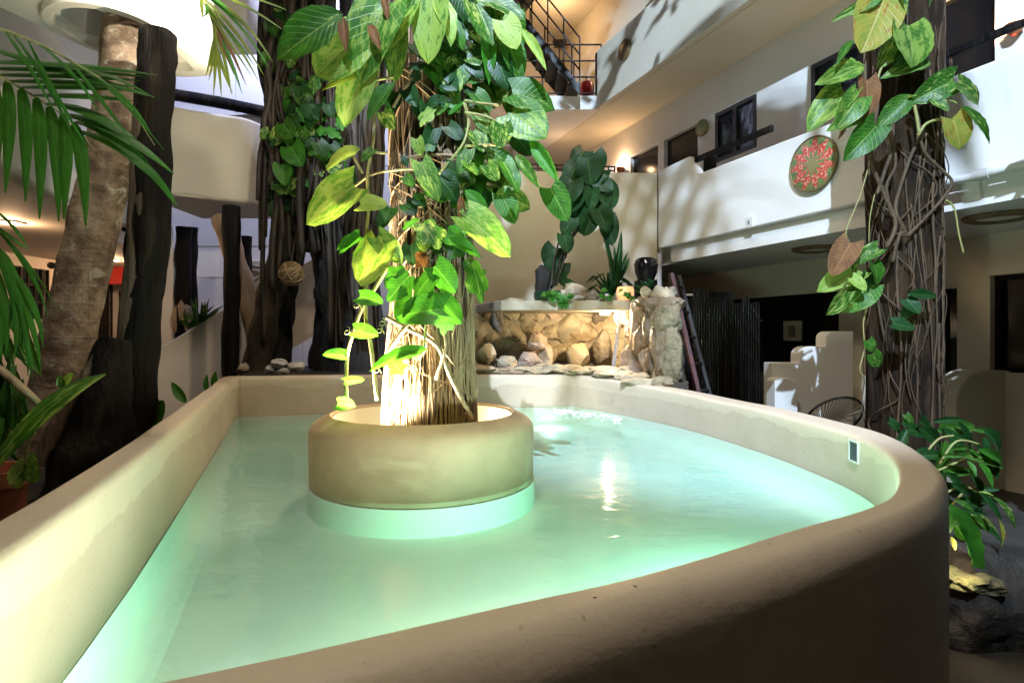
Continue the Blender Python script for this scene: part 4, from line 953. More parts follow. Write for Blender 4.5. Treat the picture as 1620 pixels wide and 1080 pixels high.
point('corridor_fill', (.9, 11.3, H+6.2), 28, WARM, .05); point('corridor_fill_low', (.9, 10.9, H+3.4), 6, WARM, .05)  # warm fill lights added for the upper corridors, no fixtures
# small wall light on the stair landing ceiling, extinguisher
p = P(885, 66, 12.5); t = thing('wall_spotlight', 'small black twin spotlight on the beige end wall above the landing railing', 'spotlight', p)
for s in (-1, 1): MB().tube([p+Vector((s*.07,0,0)), p+Vector((s*.10,-.10,-.06))], [.045,.06], 10).build('lamp_head', M['blackmetal'], t, smooth=40)
MB().box((p.x-.1,12.5,p.z-.02),(p.x+.1,12.74,p.z+.05)).build('mount', M['blackmetal'], t)
p = P(928, 142, 10.2); t = thing('fire_extinguisher', 'red fire extinguisher standing behind the landing railing', 'fire extinguisher', p)
zz = Z2+.236
MB().lathe([(.10,zz),(.11,zz+.02),(.11,zz+.40),(.09,zz+.46),(.03,zz+.49),(.03,zz+.50)], (p.x,p.y,0), 18).build('cylinder', M['redpaint'], t, smooth=40)
MB().tube([(p.x,p.y,zz+.50),(p.x,p.y,zz+.56),(p.x-.08,p.y,zz+.57)], .016, 8).build('valve', M['blackmetal'], t)
MB().tube(spline([(p.x+.02,p.y,zz+.50),(p.x+.12,p.y,zz+.42),(p.x+.11,p.y,zz+.2)],5), .012, 6).build('hose', M['blackmetal'], t)
a, z = wing(944, 120, T1-.3); b = MB(); b.box((P(943,0,9.75).x, 9.78, Z2+.24), (P(952,0,9.75).x+.03, 9.86, H+4.85)); tag(b.build('door_leaf', M['black_wood'], None), 'dark narrow door leaf beside the red extinguisher on the top landing', 'door')
# louvre box on gallery parapet
a, z = wing(1187, 352, -.15); b = MB(); wbox(b, a-.05, a+.05, -.172, -.151, z-.06, z+.06); so = tag(b.build('wall_socket', M['pipe'], None, bevel=.004), 'small white outdoor socket on the gallery parapet above the ledge', 'socket')
b = MB(); wbox(b, a-.012, a+.012, -.178, -.1725, z-.02, z+.02); b.build('socket_cover', M['ink'], so)
# ------------------------------------------------------------------ central vine covered tree
TC = Vector((-.433, 3.0, 0))
ct = thing('vine_tree', 'tall tree trunk wrapped in hanging roots rising from the round planter', 'tree', (TC.x, TC.y, PT-.09))
def trunk_r(z): return .183 + .02*max(0, 1-(z-.9)/.6)**2 if z < 1.5 else .183
b = MB(); nz = 40; na = 36; z0, z1 = PT-.26, 7.0; vs = []
for i in range(nz+1):
    z = z0+(z1-z0)*(i/nz)**1.5; r0 = trunk_r(z)*(1-.25*max(0,(z-4)/3))
    for k in range(na):
        a = 2*math.pi*k/na
        r = r0*(1 + .07*abs(math.sin(a*5.5 + 1.2*math.sin(z*2.6))) - .04 + .10*noise.noise(Vector((math.cos(a)*2, math.sin(a)*2, z*.9))))
        vs.append((TC.x + .03*math.sin(z*1.3) + r*math.cos(a), TC.y + r*math.sin(a), z))
fs = [(i*na+k, i*na+(k+1)%na, (i+1)*na+(k+1)%na, (i+1)*na+k) for i in range(nz) for k in range(na)]
b.add(vs, fs).build('trunk', M['bark'], ct, smooth=70)
def root_path(c, rf, a0, za, zb, drift=.25, wob=.02, n=9, out=.012):
    pts = []; a = a0; s = rnd.uniform(0, 50)
    for i in range(n):
        f = i/(n-1); z = za+(zb-za)*f; a = a0 + drift*noise.noise(Vector((s, f*1.6, 0)))*1.4
        r = rf(z)+out+wob*abs(noise.noise(Vector((s, f*3, 5))))
        pts.append(Vector((c.x+.03*math.sin(z*1.3)*(c is TC)+r*math.cos(a), c.y+r*math.sin(a), z)))
    return spline(pts, 3)
# many thin aerial roots clinging to the trunk; facing half first
for k in range(125):
    a = -math.pi/2 + rnd.uniform(-1.9, 1.9); lo = PT-.20; hi = rnd.choice([1.75, 2.1, 2.6, 3.2])+rnd.uniform(-.2,.3)
    if k > 95: lo = rnd.uniform(1.2, 2.2); hi = lo+rnd.uniform(.5,1.4)
    rr = rnd.choice([.0025,.003,.004,.005,.008]); p = root_path(TC, trunk_r, a, lo, hi, rnd.uniform(.1,.5), .03)
    MB().tube(p, [rr*(.8+.3*math.sin(i*.9+k)) for i in range(len(p))], 5).build('aerial_root', M['root'], ct, smooth=180)
for k in range(46):      # diagonal, tangled ones
    a = -math.pi/2 + rnd.uniform(-1.6, 1.6); lo = rnd.uniform(PT-.15, 2.3); p = root_path(TC, trunk_r, a, lo, lo+rnd.uniform(.3,.9), rnd.uniform(.9,1.8), .06, 9, .02)
    MB().tube(p, rnd.choice([.002,.003,.004,.006]), 5).build('aerial_root', M['root'], ct, smooth=180)
# fine root hairs at the foot, splaying outward
hair = MB()
for k in range(130):
    a = -math.pi/2 + rnd.uniform(-2.2, 2.2); zt_ = rnd.uniform(1.25,1.75); r = trunk_r(zt_)+.02; e = rnd.uniform(.0,.035)
    p0 = Vector((TC.x+r*math.cos(a), TC.y+r*math.sin(a), zt_)); p1 = Vector((TC.x+(r+e*.5+.02)*math.cos(a+.08*rnd.uniform(-1,1)), TC.y+(r+e*.5+.02)*math.sin(a), (zt_+PT-.1)/2)); p2 = Vector((TC.x+(r+e+.02)*math.cos(a+rnd.uniform(-.2,.2)), TC.y+(r+e+.02)*math.sin(a+rnd.uniform(-.2,.2)), PT-.20))
    hair.tube(spline([p0,p1,p2],4), .0016, 3, caps=False)
tag(hair.build('root_hair', M['root'], ct), kind='stuff')
# a few thick crossing roots the photograph shows
for pts, r in (([(612,502),(645,520),(690,545),(710,590),(735,640),(748,662)], .011), ([(660,470),(690,500),(705,545),(690,600)], .010), ([(612,560),(640,520),(668,490),(690,462)], .012), ([(625,300),(650,330),(700,300),(745,262)], .009), ([(640,250),(690,245),(750,250)], .008),([(735,165),(742,200),(735,240),(700,262)],.010),([(672,105),(640,140),(622,170)],.008)):
    MB().tube(spline([P(x,y,2.745-.03*math.sin(i)) for i,(x,y) in enumerate(pts)],5), r, 7).build('aerial_root', M['root'], ct, smooth=180)
for k in range(5):      # crown limbs and foliage high above the picture
    a = k*1.26; MB().tube(spline([(TC.x,TC.y,6.0+.2*k),(TC.x+.7*math.cos(a),TC.y+.5*math.sin(a),6.9+.2*k),(TC.x+1.5*math.cos(a),TC.y+1.2*math.sin(a),7.8+.2*k)],5), [.11-.007*i for i in range(11)], 8).build('limb', M['bark'], ct, smooth=70)
crown = MB()
for k in range(900):
    a = rnd.uniform(0,6.28); r = rnd.uniform(.2,2.0); c = Vector((TC.x+r*math.cos(a), TC.y+.8*r*math.sin(a), 8.0+rnd.gauss(0,.5))); d = Vector((rnd.uniform(-1,1),rnd.uniform(-1,1),rnd.uniform(-1,.2))).normalized()*.16; x = d.orthogonal().normalized()*.05
    crown.add([c, c+d*.5+x, c+d, c+d*.5-x], [(0,1,2,3)])
M['crownleaf'] = surf('tree_leaf', (.04,.10,.02), (.02,.06,.012), 8, .4, 0)
tag(crown.build('crown', M['crownleaf'], ct), kind='stuff')

# the big leaved climber on it
pv = thing('climbing_vine', 'big leaved variegated climber covering the lit central trunk', 'climbing plant', (TC.x, TC.y-.26, PT-.07))
def c3(x, y): return (400+x/2.7, y/2.7)
def c4(x, y): return (440+x/2.161, 350+y/2.161)
def stems(parent, lists, Y, r, mat='stem', name='stem'):
    for pts in lists: MB().tube(spline([P(x,y,Y+.02*math.sin(i*2)) for i,(x,y) in enumerate(pts)],5), r, 6).build(name, M[mat], parent, smooth=180)
stems(pv, [[c3(540,270),c3(520,420),c3(515,600),c3(490,740),c3(495,880),c3(480,1060),c4(303,100),c4(300,200),c4(300,330),c4(318,430),c4(338,610)],
           [c4(380,150),c4(330,230),c4(285,300),c4(250,400),c4(235,470),c4(232,560),c4(235,620)]], 2.68, .009)
stems(pv, [[c3(430,800),c3(500,750),c3(580,730),c3(720,720)],[c3(905,430),c3(960,440),c3(1050,450)],[c3(905,480),c3(1000,500),c3(1070,540)],[c3(900,440),c3(920,520),c3(900,610),c3(830,700),c3(790,750)],[c3(900,625),c3(960,620),c3(1040,620)],
           [c4(440,440),c4(480,437),c4(500,440)],[c4(520,320),c4(505,360),c4(498,440)],[c3(480,350),c3(540,340),c3(600,330)],[c3(430,670),c3(470,740)],[c3(510,650),c3(570,655)]], 2.66, .006)
# curly tendrils
for q in [(272,300),(360,360),(350,385),(240,390),(340,520)]:
    c = P(*c4(*q), 2.66); MB().tube([c+Vector((.02*math.cos(a)*(1-a/14), -.01, .02*math.sin(a)*(1-a/14)+.004*a)) for a in [i*.7 for i in range(13)]], .0018, 4).build('tendril', M['stem'], pv)
big = [((370,60),(95,250),.55,'g','l',2.50),((430,170),(262,320),.95,'y','h',2.56),((565,20),(432,300),.60,'v','h',2.54),((655,40),(560,200),.62,'v','h',2.60),((622,165),(600,350),.5,'v','h',2.62),((770,0),(742,265),.52,'v','h',2.58),
 ((800,25),(862,150),.45,'y','h',2.62),((470,320),(372,520),.62,'y','h',2.60),((445,330),(290,370),.42,'y','l',2.58),((602,358),(475,505),.42,'g','l',2.56),((455,640),(295,700),.5,'y','l',2.56),((432,795),(210,945),.62,'y','h',2.54),
 ((515,640),(462,685),.7,'g','h',2.60),((460,875),(572,865),.75,'y','h',2.60),((455,1010),(358,1065),.5,'i','h',2.58),((1072,90),(1128,200),.75,'y','h',2.62),((1150,130),(1255,295),.22,'y','l',2.6),((1095,190),(1150,330),.6,'g','h',2.68),
 ((1110,400),(1292,430),.75,'g','h',2.66),((1110,480),(1255,580),.85,'v','h',2.64),((1060,530),(1058,628),.95,'g','h',2.6),((1120,575),(1190,660),.8,'d','h',2.68),((1190,600),(1305,775),.28,'i','l',2.64),((1125,665),(1222,785),.32,'g','l',2.62),
 ((1070,695),(1142,802),.5,'g','h',2.62),((1000,705),(1050,772),.7,'g','h',2.64),((915,925),(1110,1080),.58,'y','h',2.56),((910,815),(1012,915),.42,'i','l',2.6),((885,900),(1012,940),.5,'g','l',2.6),((720,695),(792,855),.45,'v','h',2.64),
 ((730,955),(802,1065),.95,'g','i',2.62),((840,1015),(965,1075),.4,'i','l',2.6),((860,960),(905,1010),.7,'i','h',2.6),((700,595),(717,660),.7,'v','h',2.66),((650,755),(692,795),.8,'g','h',2.66),((905,690),(965,745),.5,'v','h',2.64),
 ((830,95),(905,195),.6,'g','h',2.66),((955,20),(1030,175),.6,'g','h',2.66),((1000,130),(1015,330),.3,'i','l',2.7),((880,240),(825,385),.8,'g','h',2.72),((935,225),(1000,335),.7,'d','h',2.72),((1045,240),(1085,365),.6,'d','h',2.7),((760,270),(830,355),.7,'g','h',2.72),
 ((870,-10),(960,110),.6,'d','h',2.7),((1020,10),(1165,65),.5,'g','h',2.66),((950,400),(1020,470),.7,'g','h',2.7),((690,-20),(640,110),.6,'g','h',2.66),((520,-30),(470,70),.7,'v','h',2.56),((1060,20),(1010,130),.5,'g','h',2.68),((830,380),(870,470),.7,'g','h',2.72),
 ((960,480),(1020,570),.6,'g','h',2.7),((940,560),(990,640),.7,'g','h',2.7),((870,560),(900,640),.6,'d','h',2.72),((800,760),(880,850),.7,'d','h',2.66),((830,720),(930,770),.6,'d','h',2.66),((920,640),(880,740),.5,'g','h',2.66),((660,380),(690,440),.6,'d','h',2.72),((700,440),(740,520),.6,'d','h',2.72)]
for b, t, wd, kd, shp, Y in big: px_leaf(pv, c3(*b), c3(*t), Y, wd*(1.0 if shp != 'i' else 1.1), kd, shp)
low = [((275,50),(198,97),.5,'i','l',2.58),((352,75),(275,218),.85,'y','h',2.62),((340,55),(425,135),.6,'v','h',2.62),((445,190),(368,278),.95,'i','i',2.58),((522,185),(455,275),1,'i','i',2.56),((535,155),(612,238),.75,'i','h',2.58),((450,262),(395,335),.8,'i','h',2.56),
 ((565,300),(395,312),.6,'i','h',2.54),((548,268),(625,345),.65,'i','h',2.56),((570,315),(560,395),1,'i','i',2.58),((280,258),(358,275),.62,'i','h',2.60),((262,375),(338,382),.68,'i','h',2.60),((228,458),(158,448),.52,'i','h',2.60),((230,548),(295,537),.42,'i','h',2.60),
 ((205,625),(258,625),.75,'i','h',2.62),((505,440),(296,487),.28,'i','l',2.52),((395,485),(428,525),1,'i','i',2.6),((585,60),(692,108),.36,'i','l',2.6),((665,150),(702,285),.6,'g','i',2.72),((690,170),(660,250),.7,'g','i',2.74),((650,135),(690,200),.7,'g','i',2.76),((430,170),(360,200),.9,'i','i',2.6)]
for b, t, wd, kd, shp, Y in low: px_leaf(pv, c4(*b), c4(*t), Y, wd, kd, shp)
for b, t in (((480,105),(505,150)),((505,115),(470,160))): px_leaf(pv, c4(*b), c4(*t), 2.64, .6, 'b', 'l', name='dry_leaf')
for b, t, Y in ((c3(385,80),c3(395,210),2.5),(c3(555,-20),c3(580,90),2.5),(c3(500,110),c3(540,200),2.52),(c3(890,840),c3(905,970),2.6)): px_leaf(pv, b, t, Y, .3, 'b', 'l', name='dry_leaf')
# smaller leaves all over the bark between them
for k in range(85):
    px = rnd.triangular(590, 800, 710); py = rnd.uniform(-30, 400)
    if px > 760 and py > 330: continue
    Y = 2.80 - .10*math.cos((px-680)/75*1.2) if abs(px-680) < 80 else 2.85
    a = rnd.uniform(2.4, 6.9); ln = rnd.uniform(18, 36) if py < 240 or px > 690 else rnd.uniform(14, 30)
    px_leaf(pv, (px,py), (px+ln*math.cos(a)*.9, py+abs(ln*math.sin(a))*.9+6), Y, rnd.uniform(.55,.9), rnd.choice('gdddiv'), rnd.choice('hhi'))
for k in range(34):     # dark mass at upper right of the trunk
    px = rnd.gauss(770, 32); py = rnd.uniform(-20, 330); a = rnd.uniform(-.4, 2.6); ln = rnd.uniform(35, 70)
    px_leaf(pv, (px,py), (px+ln*math.cos(a), py+ln*abs(math.sin(a))), 2.85+rnd.uniform(-.05,.2), rnd.uniform(.5,.8), rnd.choice('gdgv'), 'h')

# ------------------------------------------------------------------ right tree
RT = Vector((2.78, 4.05, 0)); rtr = lambda z: .215 + .05*max(0, 1-z/1.2)**1.5
rt = thing('vine_tree', 'dark rugged tree trunk on the right with twisted climbing stems', 'tree', RT)
vs = []; nz = 46; na = 34; z1 = 7.2
for i in range(nz+1):
    z = z1*i/nz; r0 = rtr(z)
    for k in range(na):
        a = 2*math.pi*k/na; r = r0*(1 + .13*abs(math.sin(a*4.5+.7*math.sin(z*1.5))) - .07 + .14*noise.noise(Vector((math.cos(a)*2+9, math.sin(a)*2, z*1.1))))
        vs.append((RT.x+r*math.cos(a), RT.y+r*math.sin(a), z))
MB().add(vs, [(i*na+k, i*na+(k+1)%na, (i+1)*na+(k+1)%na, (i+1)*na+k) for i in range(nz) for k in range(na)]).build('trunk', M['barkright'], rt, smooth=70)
for k in range(6):
    a = k*1.05; MB().tube(spline([(RT.x,RT.y,6.6+.1*k),(RT.x+.6*math.cos(a),RT.y+.6*math.sin(a),7.4+.1*k),(RT.x+1.2*math.cos(a),RT.y+1.2*math.sin(a),8.3)],5), [.12-.008*i for i in range(11)], 8).build('limb', M['bark'], rt, smooth=70)
crown = MB()
for k in range(700):
    a = rnd.uniform(0,6.28); r = rnd.uniform(.2,1.5); c = Vector((RT.x+r*math.cos(a), RT.y+r*math.sin(a), 8.6+rnd.gauss(0,.4))); d = Vector((rnd.uniform(-1,1),rnd.uniform(-1,1),rnd.uniform(-1,.2))).normalized()*.16; x = d.orthogonal().normalized()*.05
    crown.add([c, c+d*.5+x, c+d, c+d*.5-x], [(0,1,2,3)])
tag(crown.build('crown', M['crownleaf'], rt), kind='stuff')
for k in range(13):
    a = -math.pi/2-.35 + rnd.uniform(-1.3, 1.5); lo = rnd.uniform(.0,2.2); hi = lo+rnd.uniform(.9,2.2)
    rr = rnd.choice([.004,.006,.009]); p = root_path(RT, rtr, a, lo, min(hi,4.4), rnd.uniform(.3,.8), .03)
    MB().tube(p, rr, 6).build('climbing_stem', M['rootmid'], rt, smooth=180)
for k in range(34):
    a = -math.pi/2-.35 + rnd.uniform(-1.4, 1.5); lo = rnd.uniform(.6,2.6); p = root_path(RT, rtr, a, lo, lo+rnd.uniform(.5,1.5), rnd.uniform(.5,1.4), .05, 9, .016)
    MB().tube(p, rnd.choice([.0025,.0035,.005]), 5).build('climbing_stem', M['rootmid'], rt, smooth=180)
def c7(x, y): return (1180+x/2.7, y/2.7)
def c8(x, y): return (1040+x/2.793, 350+y/2.793)
for pts, r in (([c7(540,350),c7(560,450),c7(535,600),c7(545,720),c7(600,850),c7(640,960),c7(600,1060)],.014),([c7(720,440),c7(740,570),c7(700,680),c7(660,800),c7(640,900),c7(680,990),c8(1070,60),c8(1040,180)],.012),([c7(740,580),c7(770,660),c7(840,730),c7(880,780),c7(840,850),c7(730,970),c7(690,1010)],.010),
  ([c7(590,540),c7(620,640),c7(590,740),c7(560,830)],.012),([c7(620,560),c7(640,700),c7(600,800),c7(630,930)],.010),([c7(560,180),c7(560,240),c7(600,270)],.009),([c8(1040,50),c8(1100,60),c8(1170,0)],.010)):
    MB().tube(spline([P(x,y,3.79) for x,y in pts],6), r, 7).build('climbing_stem', M['rootmid'], rt, smooth=180)
rv = thing('climbing_vine', 'variegated climber with yellowing leaves on the dark right trunk', 'climbing plant', (RT.x, RT.y-.26, 2.6))
for pts, r in (([c7(530,690),c7(490,830),c7(430,980),c7(440,1030)],.004),([c7(550,830),c7(530,930),c7(525,1040)],.003),([c7(855,855),c7(890,890),c7(910,1000),c7(930,1080)],.006),([c8(930,380),c8(910,450),c8(915,560),c8(895,650),c8(915,690)],.005),
   ([c7(735,580),c7(770,530),c7(830,510),c7(880,515)],.010),([c7(740,570),c7(730,500),c7(720,450)],.010),([c7(600,60),c7(650,90),c7(670,110)],.009),([c7(590,140),c7(630,132),c7(665,140)],.009),([c7(560,350),c7(580,290),c7(620,262)],.008),([c7(540,350),c7(500,370),c7(470,400)],.007),([c7(820,430),c7(870,390),c7(900,355)],.007)):
    MB().tube(spline([P(x,y,3.72) for x,y in pts],5), r, 6).build('stem', M['stem'], rv, smooth=180)
for b, t, wd, kd, shp in [((575,12),(382,62),.28,'g','l'),((590,-10),(505,215),.68,'yb','h'),((690,110),(742,262),1.0,'v','h'),((685,150),(585,258),.55,'g','h'),((785,272),(605,292),.42,'g','l'),((500,285),(298,358),.42,'v','l'),((452,178),(388,272),.25,'g','l'),((425,268),(492,262),.55,'y','h'),((420,395),(272,525),.55,'v','h'),((480,415),(410,525),.6,'v','h'),
   ((500,495),(348,557),.38,'g','l'),((425,520),(402,598),.3,'b','l'),((705,410),(560,545),.5,'g','l'),((555,540),(440,668),.55,'g','h'),((885,345),(735,415),.62,'g','h'),((905,365),(1022,435),.62,'g','h'),((925,460),(1078,597),.22,'g','l'),((880,505),(938,630),.85,'yb','h'),((515,345),(530,515),.5,'b','h'),((800,420),(870,470),.5,'g','h'),((870,430),(905,440),.5,'y','h'),
   ((770,-30),(800,22),.6,'g','h'),((650,-40),(690,60),.35,'g','l'),((700,200),(640,280),.5,'d','h'),((560,-30),(500,40),.6,'v','h'),((690,420),(730,400),.5,'y','l')]:
    px_leaf(rv, c7(*b), c7(*t), 3.66+rnd.uniform(-.06,.04), wd, kd, shp, dy=rnd.uniform(-.08,.03))
for b, t, wd, kd, shp in [((855,95),(770,235),.6,'b','h'),((975,120),(878,172),.6,'g','h'),((885,215),(725,285),.55,'v','h'),((955,185),(992,275),.7,'g','h'),((935,275),(845,390),.7,'v','h'),((835,310),(765,418),.55,'g','h'),((925,225),(955,320),.8,'d','h'),((840,170),(880,220),.5,'g','h'),((1040,450),(1145,470),.6,'d','h'),((1100,345),(1165,405),.7,'d','h'),
   ((930,525),(955,575),.8,'g','h'),((950,585),(982,645),.8,'g','h'),((1110,320),(1240,330),.35,'d','l'),((1120,380),(1080,430),.7,'d','h'),((860,250),(930,300),.6,'y','h')]:
    px_leaf(rv, c8(*b), c8(*t), 3.68+rnd.uniform(-.05,.05), wd, kd, shp)

# ------------------------------------------------------------------ dark strangler fig behind the pool
fg = thing('strangler_fig', 'dark strangler fig with a curtain of hanging roots behind the pool', 'tree', (-2.0, 6.7, H-.41))
def fb(pts, Y, rad, seed, mat='barkdark'): 
    p = spline([P(x,y,Y) for x,y in pts], 6); n = len(p); rr = [rad[0]+(rad[-1]-rad[0])*i/(n-1) if len(rad) == 2 else rad[min(len(rad)-1, int(i/6))] for i in range(n)]
    MB().tube(p, rr, 14, seed, .45).build('trunk', M[mat], fg, smooth=70)
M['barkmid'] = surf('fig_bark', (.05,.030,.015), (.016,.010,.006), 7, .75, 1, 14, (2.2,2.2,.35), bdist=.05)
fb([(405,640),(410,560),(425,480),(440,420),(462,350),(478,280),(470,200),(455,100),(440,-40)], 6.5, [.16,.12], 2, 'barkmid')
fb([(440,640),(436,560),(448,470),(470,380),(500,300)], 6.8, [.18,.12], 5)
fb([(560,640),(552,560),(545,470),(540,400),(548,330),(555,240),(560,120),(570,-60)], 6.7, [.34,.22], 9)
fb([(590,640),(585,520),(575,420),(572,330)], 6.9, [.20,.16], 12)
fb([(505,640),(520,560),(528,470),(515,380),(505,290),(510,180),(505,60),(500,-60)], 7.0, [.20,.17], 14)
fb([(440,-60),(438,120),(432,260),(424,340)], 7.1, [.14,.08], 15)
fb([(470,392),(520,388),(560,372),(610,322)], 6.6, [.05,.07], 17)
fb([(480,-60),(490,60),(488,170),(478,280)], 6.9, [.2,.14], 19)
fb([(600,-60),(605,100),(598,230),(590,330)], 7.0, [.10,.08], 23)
for k in range(150):
    x0 = rnd.uniform(418, 600); y0 = rnd.uniform(-60, 120); y1 = rnd.choice([rnd.uniform(250,380), rnd.uniform(350,600)]) if not 445 < x0 < 520 else rnd.uniform(240,420); Y = rnd.choice([rnd.uniform(6.15,6.4), rnd.uniform(6.4, 7.2)])
    pts = [P(x0+rnd.uniform(-7,7)*(i > 0)+5*math.sin(i+k), y0+(y1-y0)*i/5, Y) for i in range(6)]
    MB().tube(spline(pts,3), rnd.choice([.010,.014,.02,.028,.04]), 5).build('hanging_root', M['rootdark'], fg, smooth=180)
fv = thing('climbing_ivy', 'dense green ivy clump hanging on the dark fig at upper left of the lit trunk', 'climbing plant', P(480, 220, 6.2))
for k in range(120):
    px = rnd.gauss(492, 30); py = rnd.gauss(205, 42)
    if not (415 < px < 560): continue
    a = rnd.uniform(.4, 2.7); ln = rnd.uniform(16, 30)
    px_leaf(fv, (px,py), (px+ln*math.cos(a), py+ln*math.sin(a)), 6.2+rnd.uniform(-.2,.2), rnd.uniform(.7,1), rnd.choice('igdd'), rnd.choice('hi'))
for k in range(60):
    px = rnd.uniform(420, 470); py = rnd.uniform(10, 330); a = rnd.uniform(.4,2.7); ln = rnd.uniform(10, 20)
    px_leaf(fv, (px,py), (px+ln*math.cos(a), py+ln*math.sin(a)), 6.3+rnd.uniform(-.2,.2), .8, rnd.choice('gdd'), 'h')
# woven ball lamp hung in the fig, carved panel
c = P(461, 433, 6.1); wb = thing('woven_ball', 'round brown woven ball hanging in the dark fig', 'ball lantern', c)
MB().rock(c, .125, 3, 3, .05).build('ball', M['woven'], wb, smooth=180)
for k in range(9):
    q = Vector((rnd.uniform(-1,1),rnd.uniform(-1,1),rnd.uniform(-1,1))).normalized().to_track_quat('Z','Y')
    MB().tube([c + q @ Vector((.127*math.cos(a), .127*math.sin(a), 0)) for a in [2*math.pi*i/20 for i in range(21)]], .010, 5, caps=False).build('fibre_band', M['tanwood'], wb, smooth=180)
MB().tube([c+Vector((0,0,.12)), c+Vector((.05,.3,1.2))], .006, 5).build('cord', M['rootdark'], wb)
a = P(405, 468, 9.6); cp = thing('carved_panel', 'tall rounded pale carved stone panel on the blue lit facade behind the black posts', 'relief panel', a)
MB().box((a.x-.22, 9.70, a.z), (a.x+.22, 9.772, a.z+.62)).build('slab', M['carved'], cp, bevel=.03)
for k in range(7):
    z = a.z+.07+k*.08; MB().tube(spline([(a.x-.16,9.695,z),(a.x-.06,9.685,z+.05*math.sin(k*2)),(a.x+.05,9.685,z-.04*math.cos(k)),(a.x+.16,9.695,z+.03)],5), .014, 6).build('carving', M['carved'], cp, smooth=180)
# black posts and the leaning tan column under the middle balcony
def post(lab, pts, Y, r, seed=1, mat='black_wood', name='timber_post', cat='post', grp=None):
    p = spline([P(x,y,Y) for x,y in pts], 6); p[0].z = min(p[0].z, H-.5)
    t = thing(name, lab, cat, p[0], grp); MB().tube(p, [r*(1+.05*math.sin(i*1.7)) for i in range(len(p))], 14, seed, .22).build('shaft', M[mat], t, smooth=70); return t
post('tall black timber post carrying the rounded corner of the middle balcony', [(365,640),(364,560),(367,450),(366,326)], 6.3, .085)
post('black post half hidden behind the leaning tan column', [(390,600),(390,470),(390,374)], 8.6, .075, 4)
post('black post rising from a pale stone base behind the stair parapet', [(289,520),(290,440),(291,360)], 8.8, .115, 6)
post('thin black post just right of the post with the stone base', [(306,500),(304,430),(305,360)], 9.1, .07, 8)
post('smooth tan leaning trunk flaring under the middle balcony', [(440,640),(414,560),(398,490),(372,410),(352,342)], 7.0, .125, 3, 'tanwood', 'leaning_trunk', 'trunk')
c = P(289,480,8.8); tag(MB().rock((c.x,c.y,c.z-.22), (.15,.13,.36), 5, 2, .3).build('post_base', M['stonepink'], None, smooth=40), 'pinkish stone block under the black post by the stair parapet', 'stone base')
# bluish corner pilaster left of these
a = P(268, 0, 9.0); tag(MB().box((a.x-.07, 8.9, 0), (a.x+.12, 9.1, zh)).build('pilaster', M['white'], None, bevel=.01), 'narrow white corner pilaster right of the charred post', 'pilaster')
# small plants by the facade and over the rim
def blade_plant(lab, base, spread, n, ln, matk='i', w=.16, grp=None, name='leafy_plant'):
    t = thing(name, lab, 'plant', base, grp)
    for k in range(n):
        a = rnd.uniform(-1.2, 1.2); b0 = Vector(base)+Vector((rnd.uniform(-spread,spread), rnd.uniform(-.05,.05), 0)); l_ = ln*rnd.uniform(.7,1.1)
        put_leaf(t, b0, b0+Vector((math.sin(a)*l_, rnd.uniform(-.15,.05), math.cos(a)*l_)), Vector((rnd.uniform(-.6,.6),-1,.4)), w, 'l', matk)
    return t
blade_plant('spiky green plant behind the stair parapet beside the black post', P(325,512,8.4), .12, 16, .36, 'g', .14)
blade_plant('drooping broad leaved plant behind the stair parapet near the stone base', P(312,520,8.3), .12, 9, .35, 'd', .22)
t = thing('leafy_plant', 'three bright green leaf blades peeking over the left pool rim', 'plant', P(285,640,4.6))
for b, tt in (((294,636),(268,603)),((328,620),(327,592)),((338,612),(341,588))): px_leaf(t, b, tt, 4.6, .35, 'i', 'l')
t = thing('leafy_plant', 'small dark leaf beside the foot of the charred post', 'plant', P(240,660,3.9))
for b, tt in (((240,668),(255,634)),((238,660),(246,628))): px_leaf(t, b, tt, 3.9, .6, 'g', 'h')
# white stones behind the back rim
for j,(px,py,rx,rz,lab) in enumerate([(440,574,.10,.05,'flat white stone balanced on top behind the back rim'),(428,585,.05,.05,'small white stone left of the flat one behind the back rim'),(452,588,.09,.05,'low white stone touching the back rim'),(470,580,.09,.06,'larger grey white stone at the fig foot'),(385,583,.06,.06,'pinkish white stone at the foot of the leaning tan trunk')]):
    tag(stone(P(px,py,5.75), (rx,.08,rz), 400+j, 'whitestone' if j < 4 else 'stonepink', .5, parent=None, name='garden_stone'), lab, 'stone', 'pale stones behind the back rim')

# ------------------------------------------------------------------ left: palm, charred post, stump, fronds, pot
pm = thing('palm_tree', 'leaning ringed palm trunk passing through the hole in the white balcony', 'palm', P(80, 700, 3.9))
p = spline([P(62,800,3.92), P(88,640,3.9), P(112,520,3.88), P(150,350,3.86), P(180,220,3.84), P(202,60,3.83), P(222,-140,3.82), P(238,-420,3.8), P(250,-800,3.8)], 8); p[0].z = min(p[0].z,.6)
MB().tube(p, [.165-.022*min(1,i/30)+.007*(i % 3 == 0) for i in range(len(p))], 22, 3, .10).build('trunk', M['palmbark'], pm, smooth=80)
cpst = thing('timber_post', 'thick charred timber post under the brilliant white balcony', 'post', P(215, 700, 3.45))
q = spline([P(205,760,3.45), P(210,660,3.45), P(222,520,3.46), P(236,380,3.47), P(240,240,3.48), P(248,120,3.5), P(250,52,3.5)], 7); q[0].z = .6
MB().tube(q, [.112-.010*min(1,i/34)+.005*math.sin(i) for i in range(len(q))], 20, 8, .25).build('shaft', M['black_wood'], cpst, smooth=70)
M['weathered'] = surf('weathered_wood', (.10,.065,.04), (.035,.025,.017), 6, .5, 1, 14, (2.4,2.4,.25), bdist=.03, c3=(.16,.12,.07))
q2 = spline([P(193,740,3.40), P(198,620,3.40), P(211,480,3.42), P(221,330,3.43), P(228,180,3.45)], 7); q2[0].z = .6
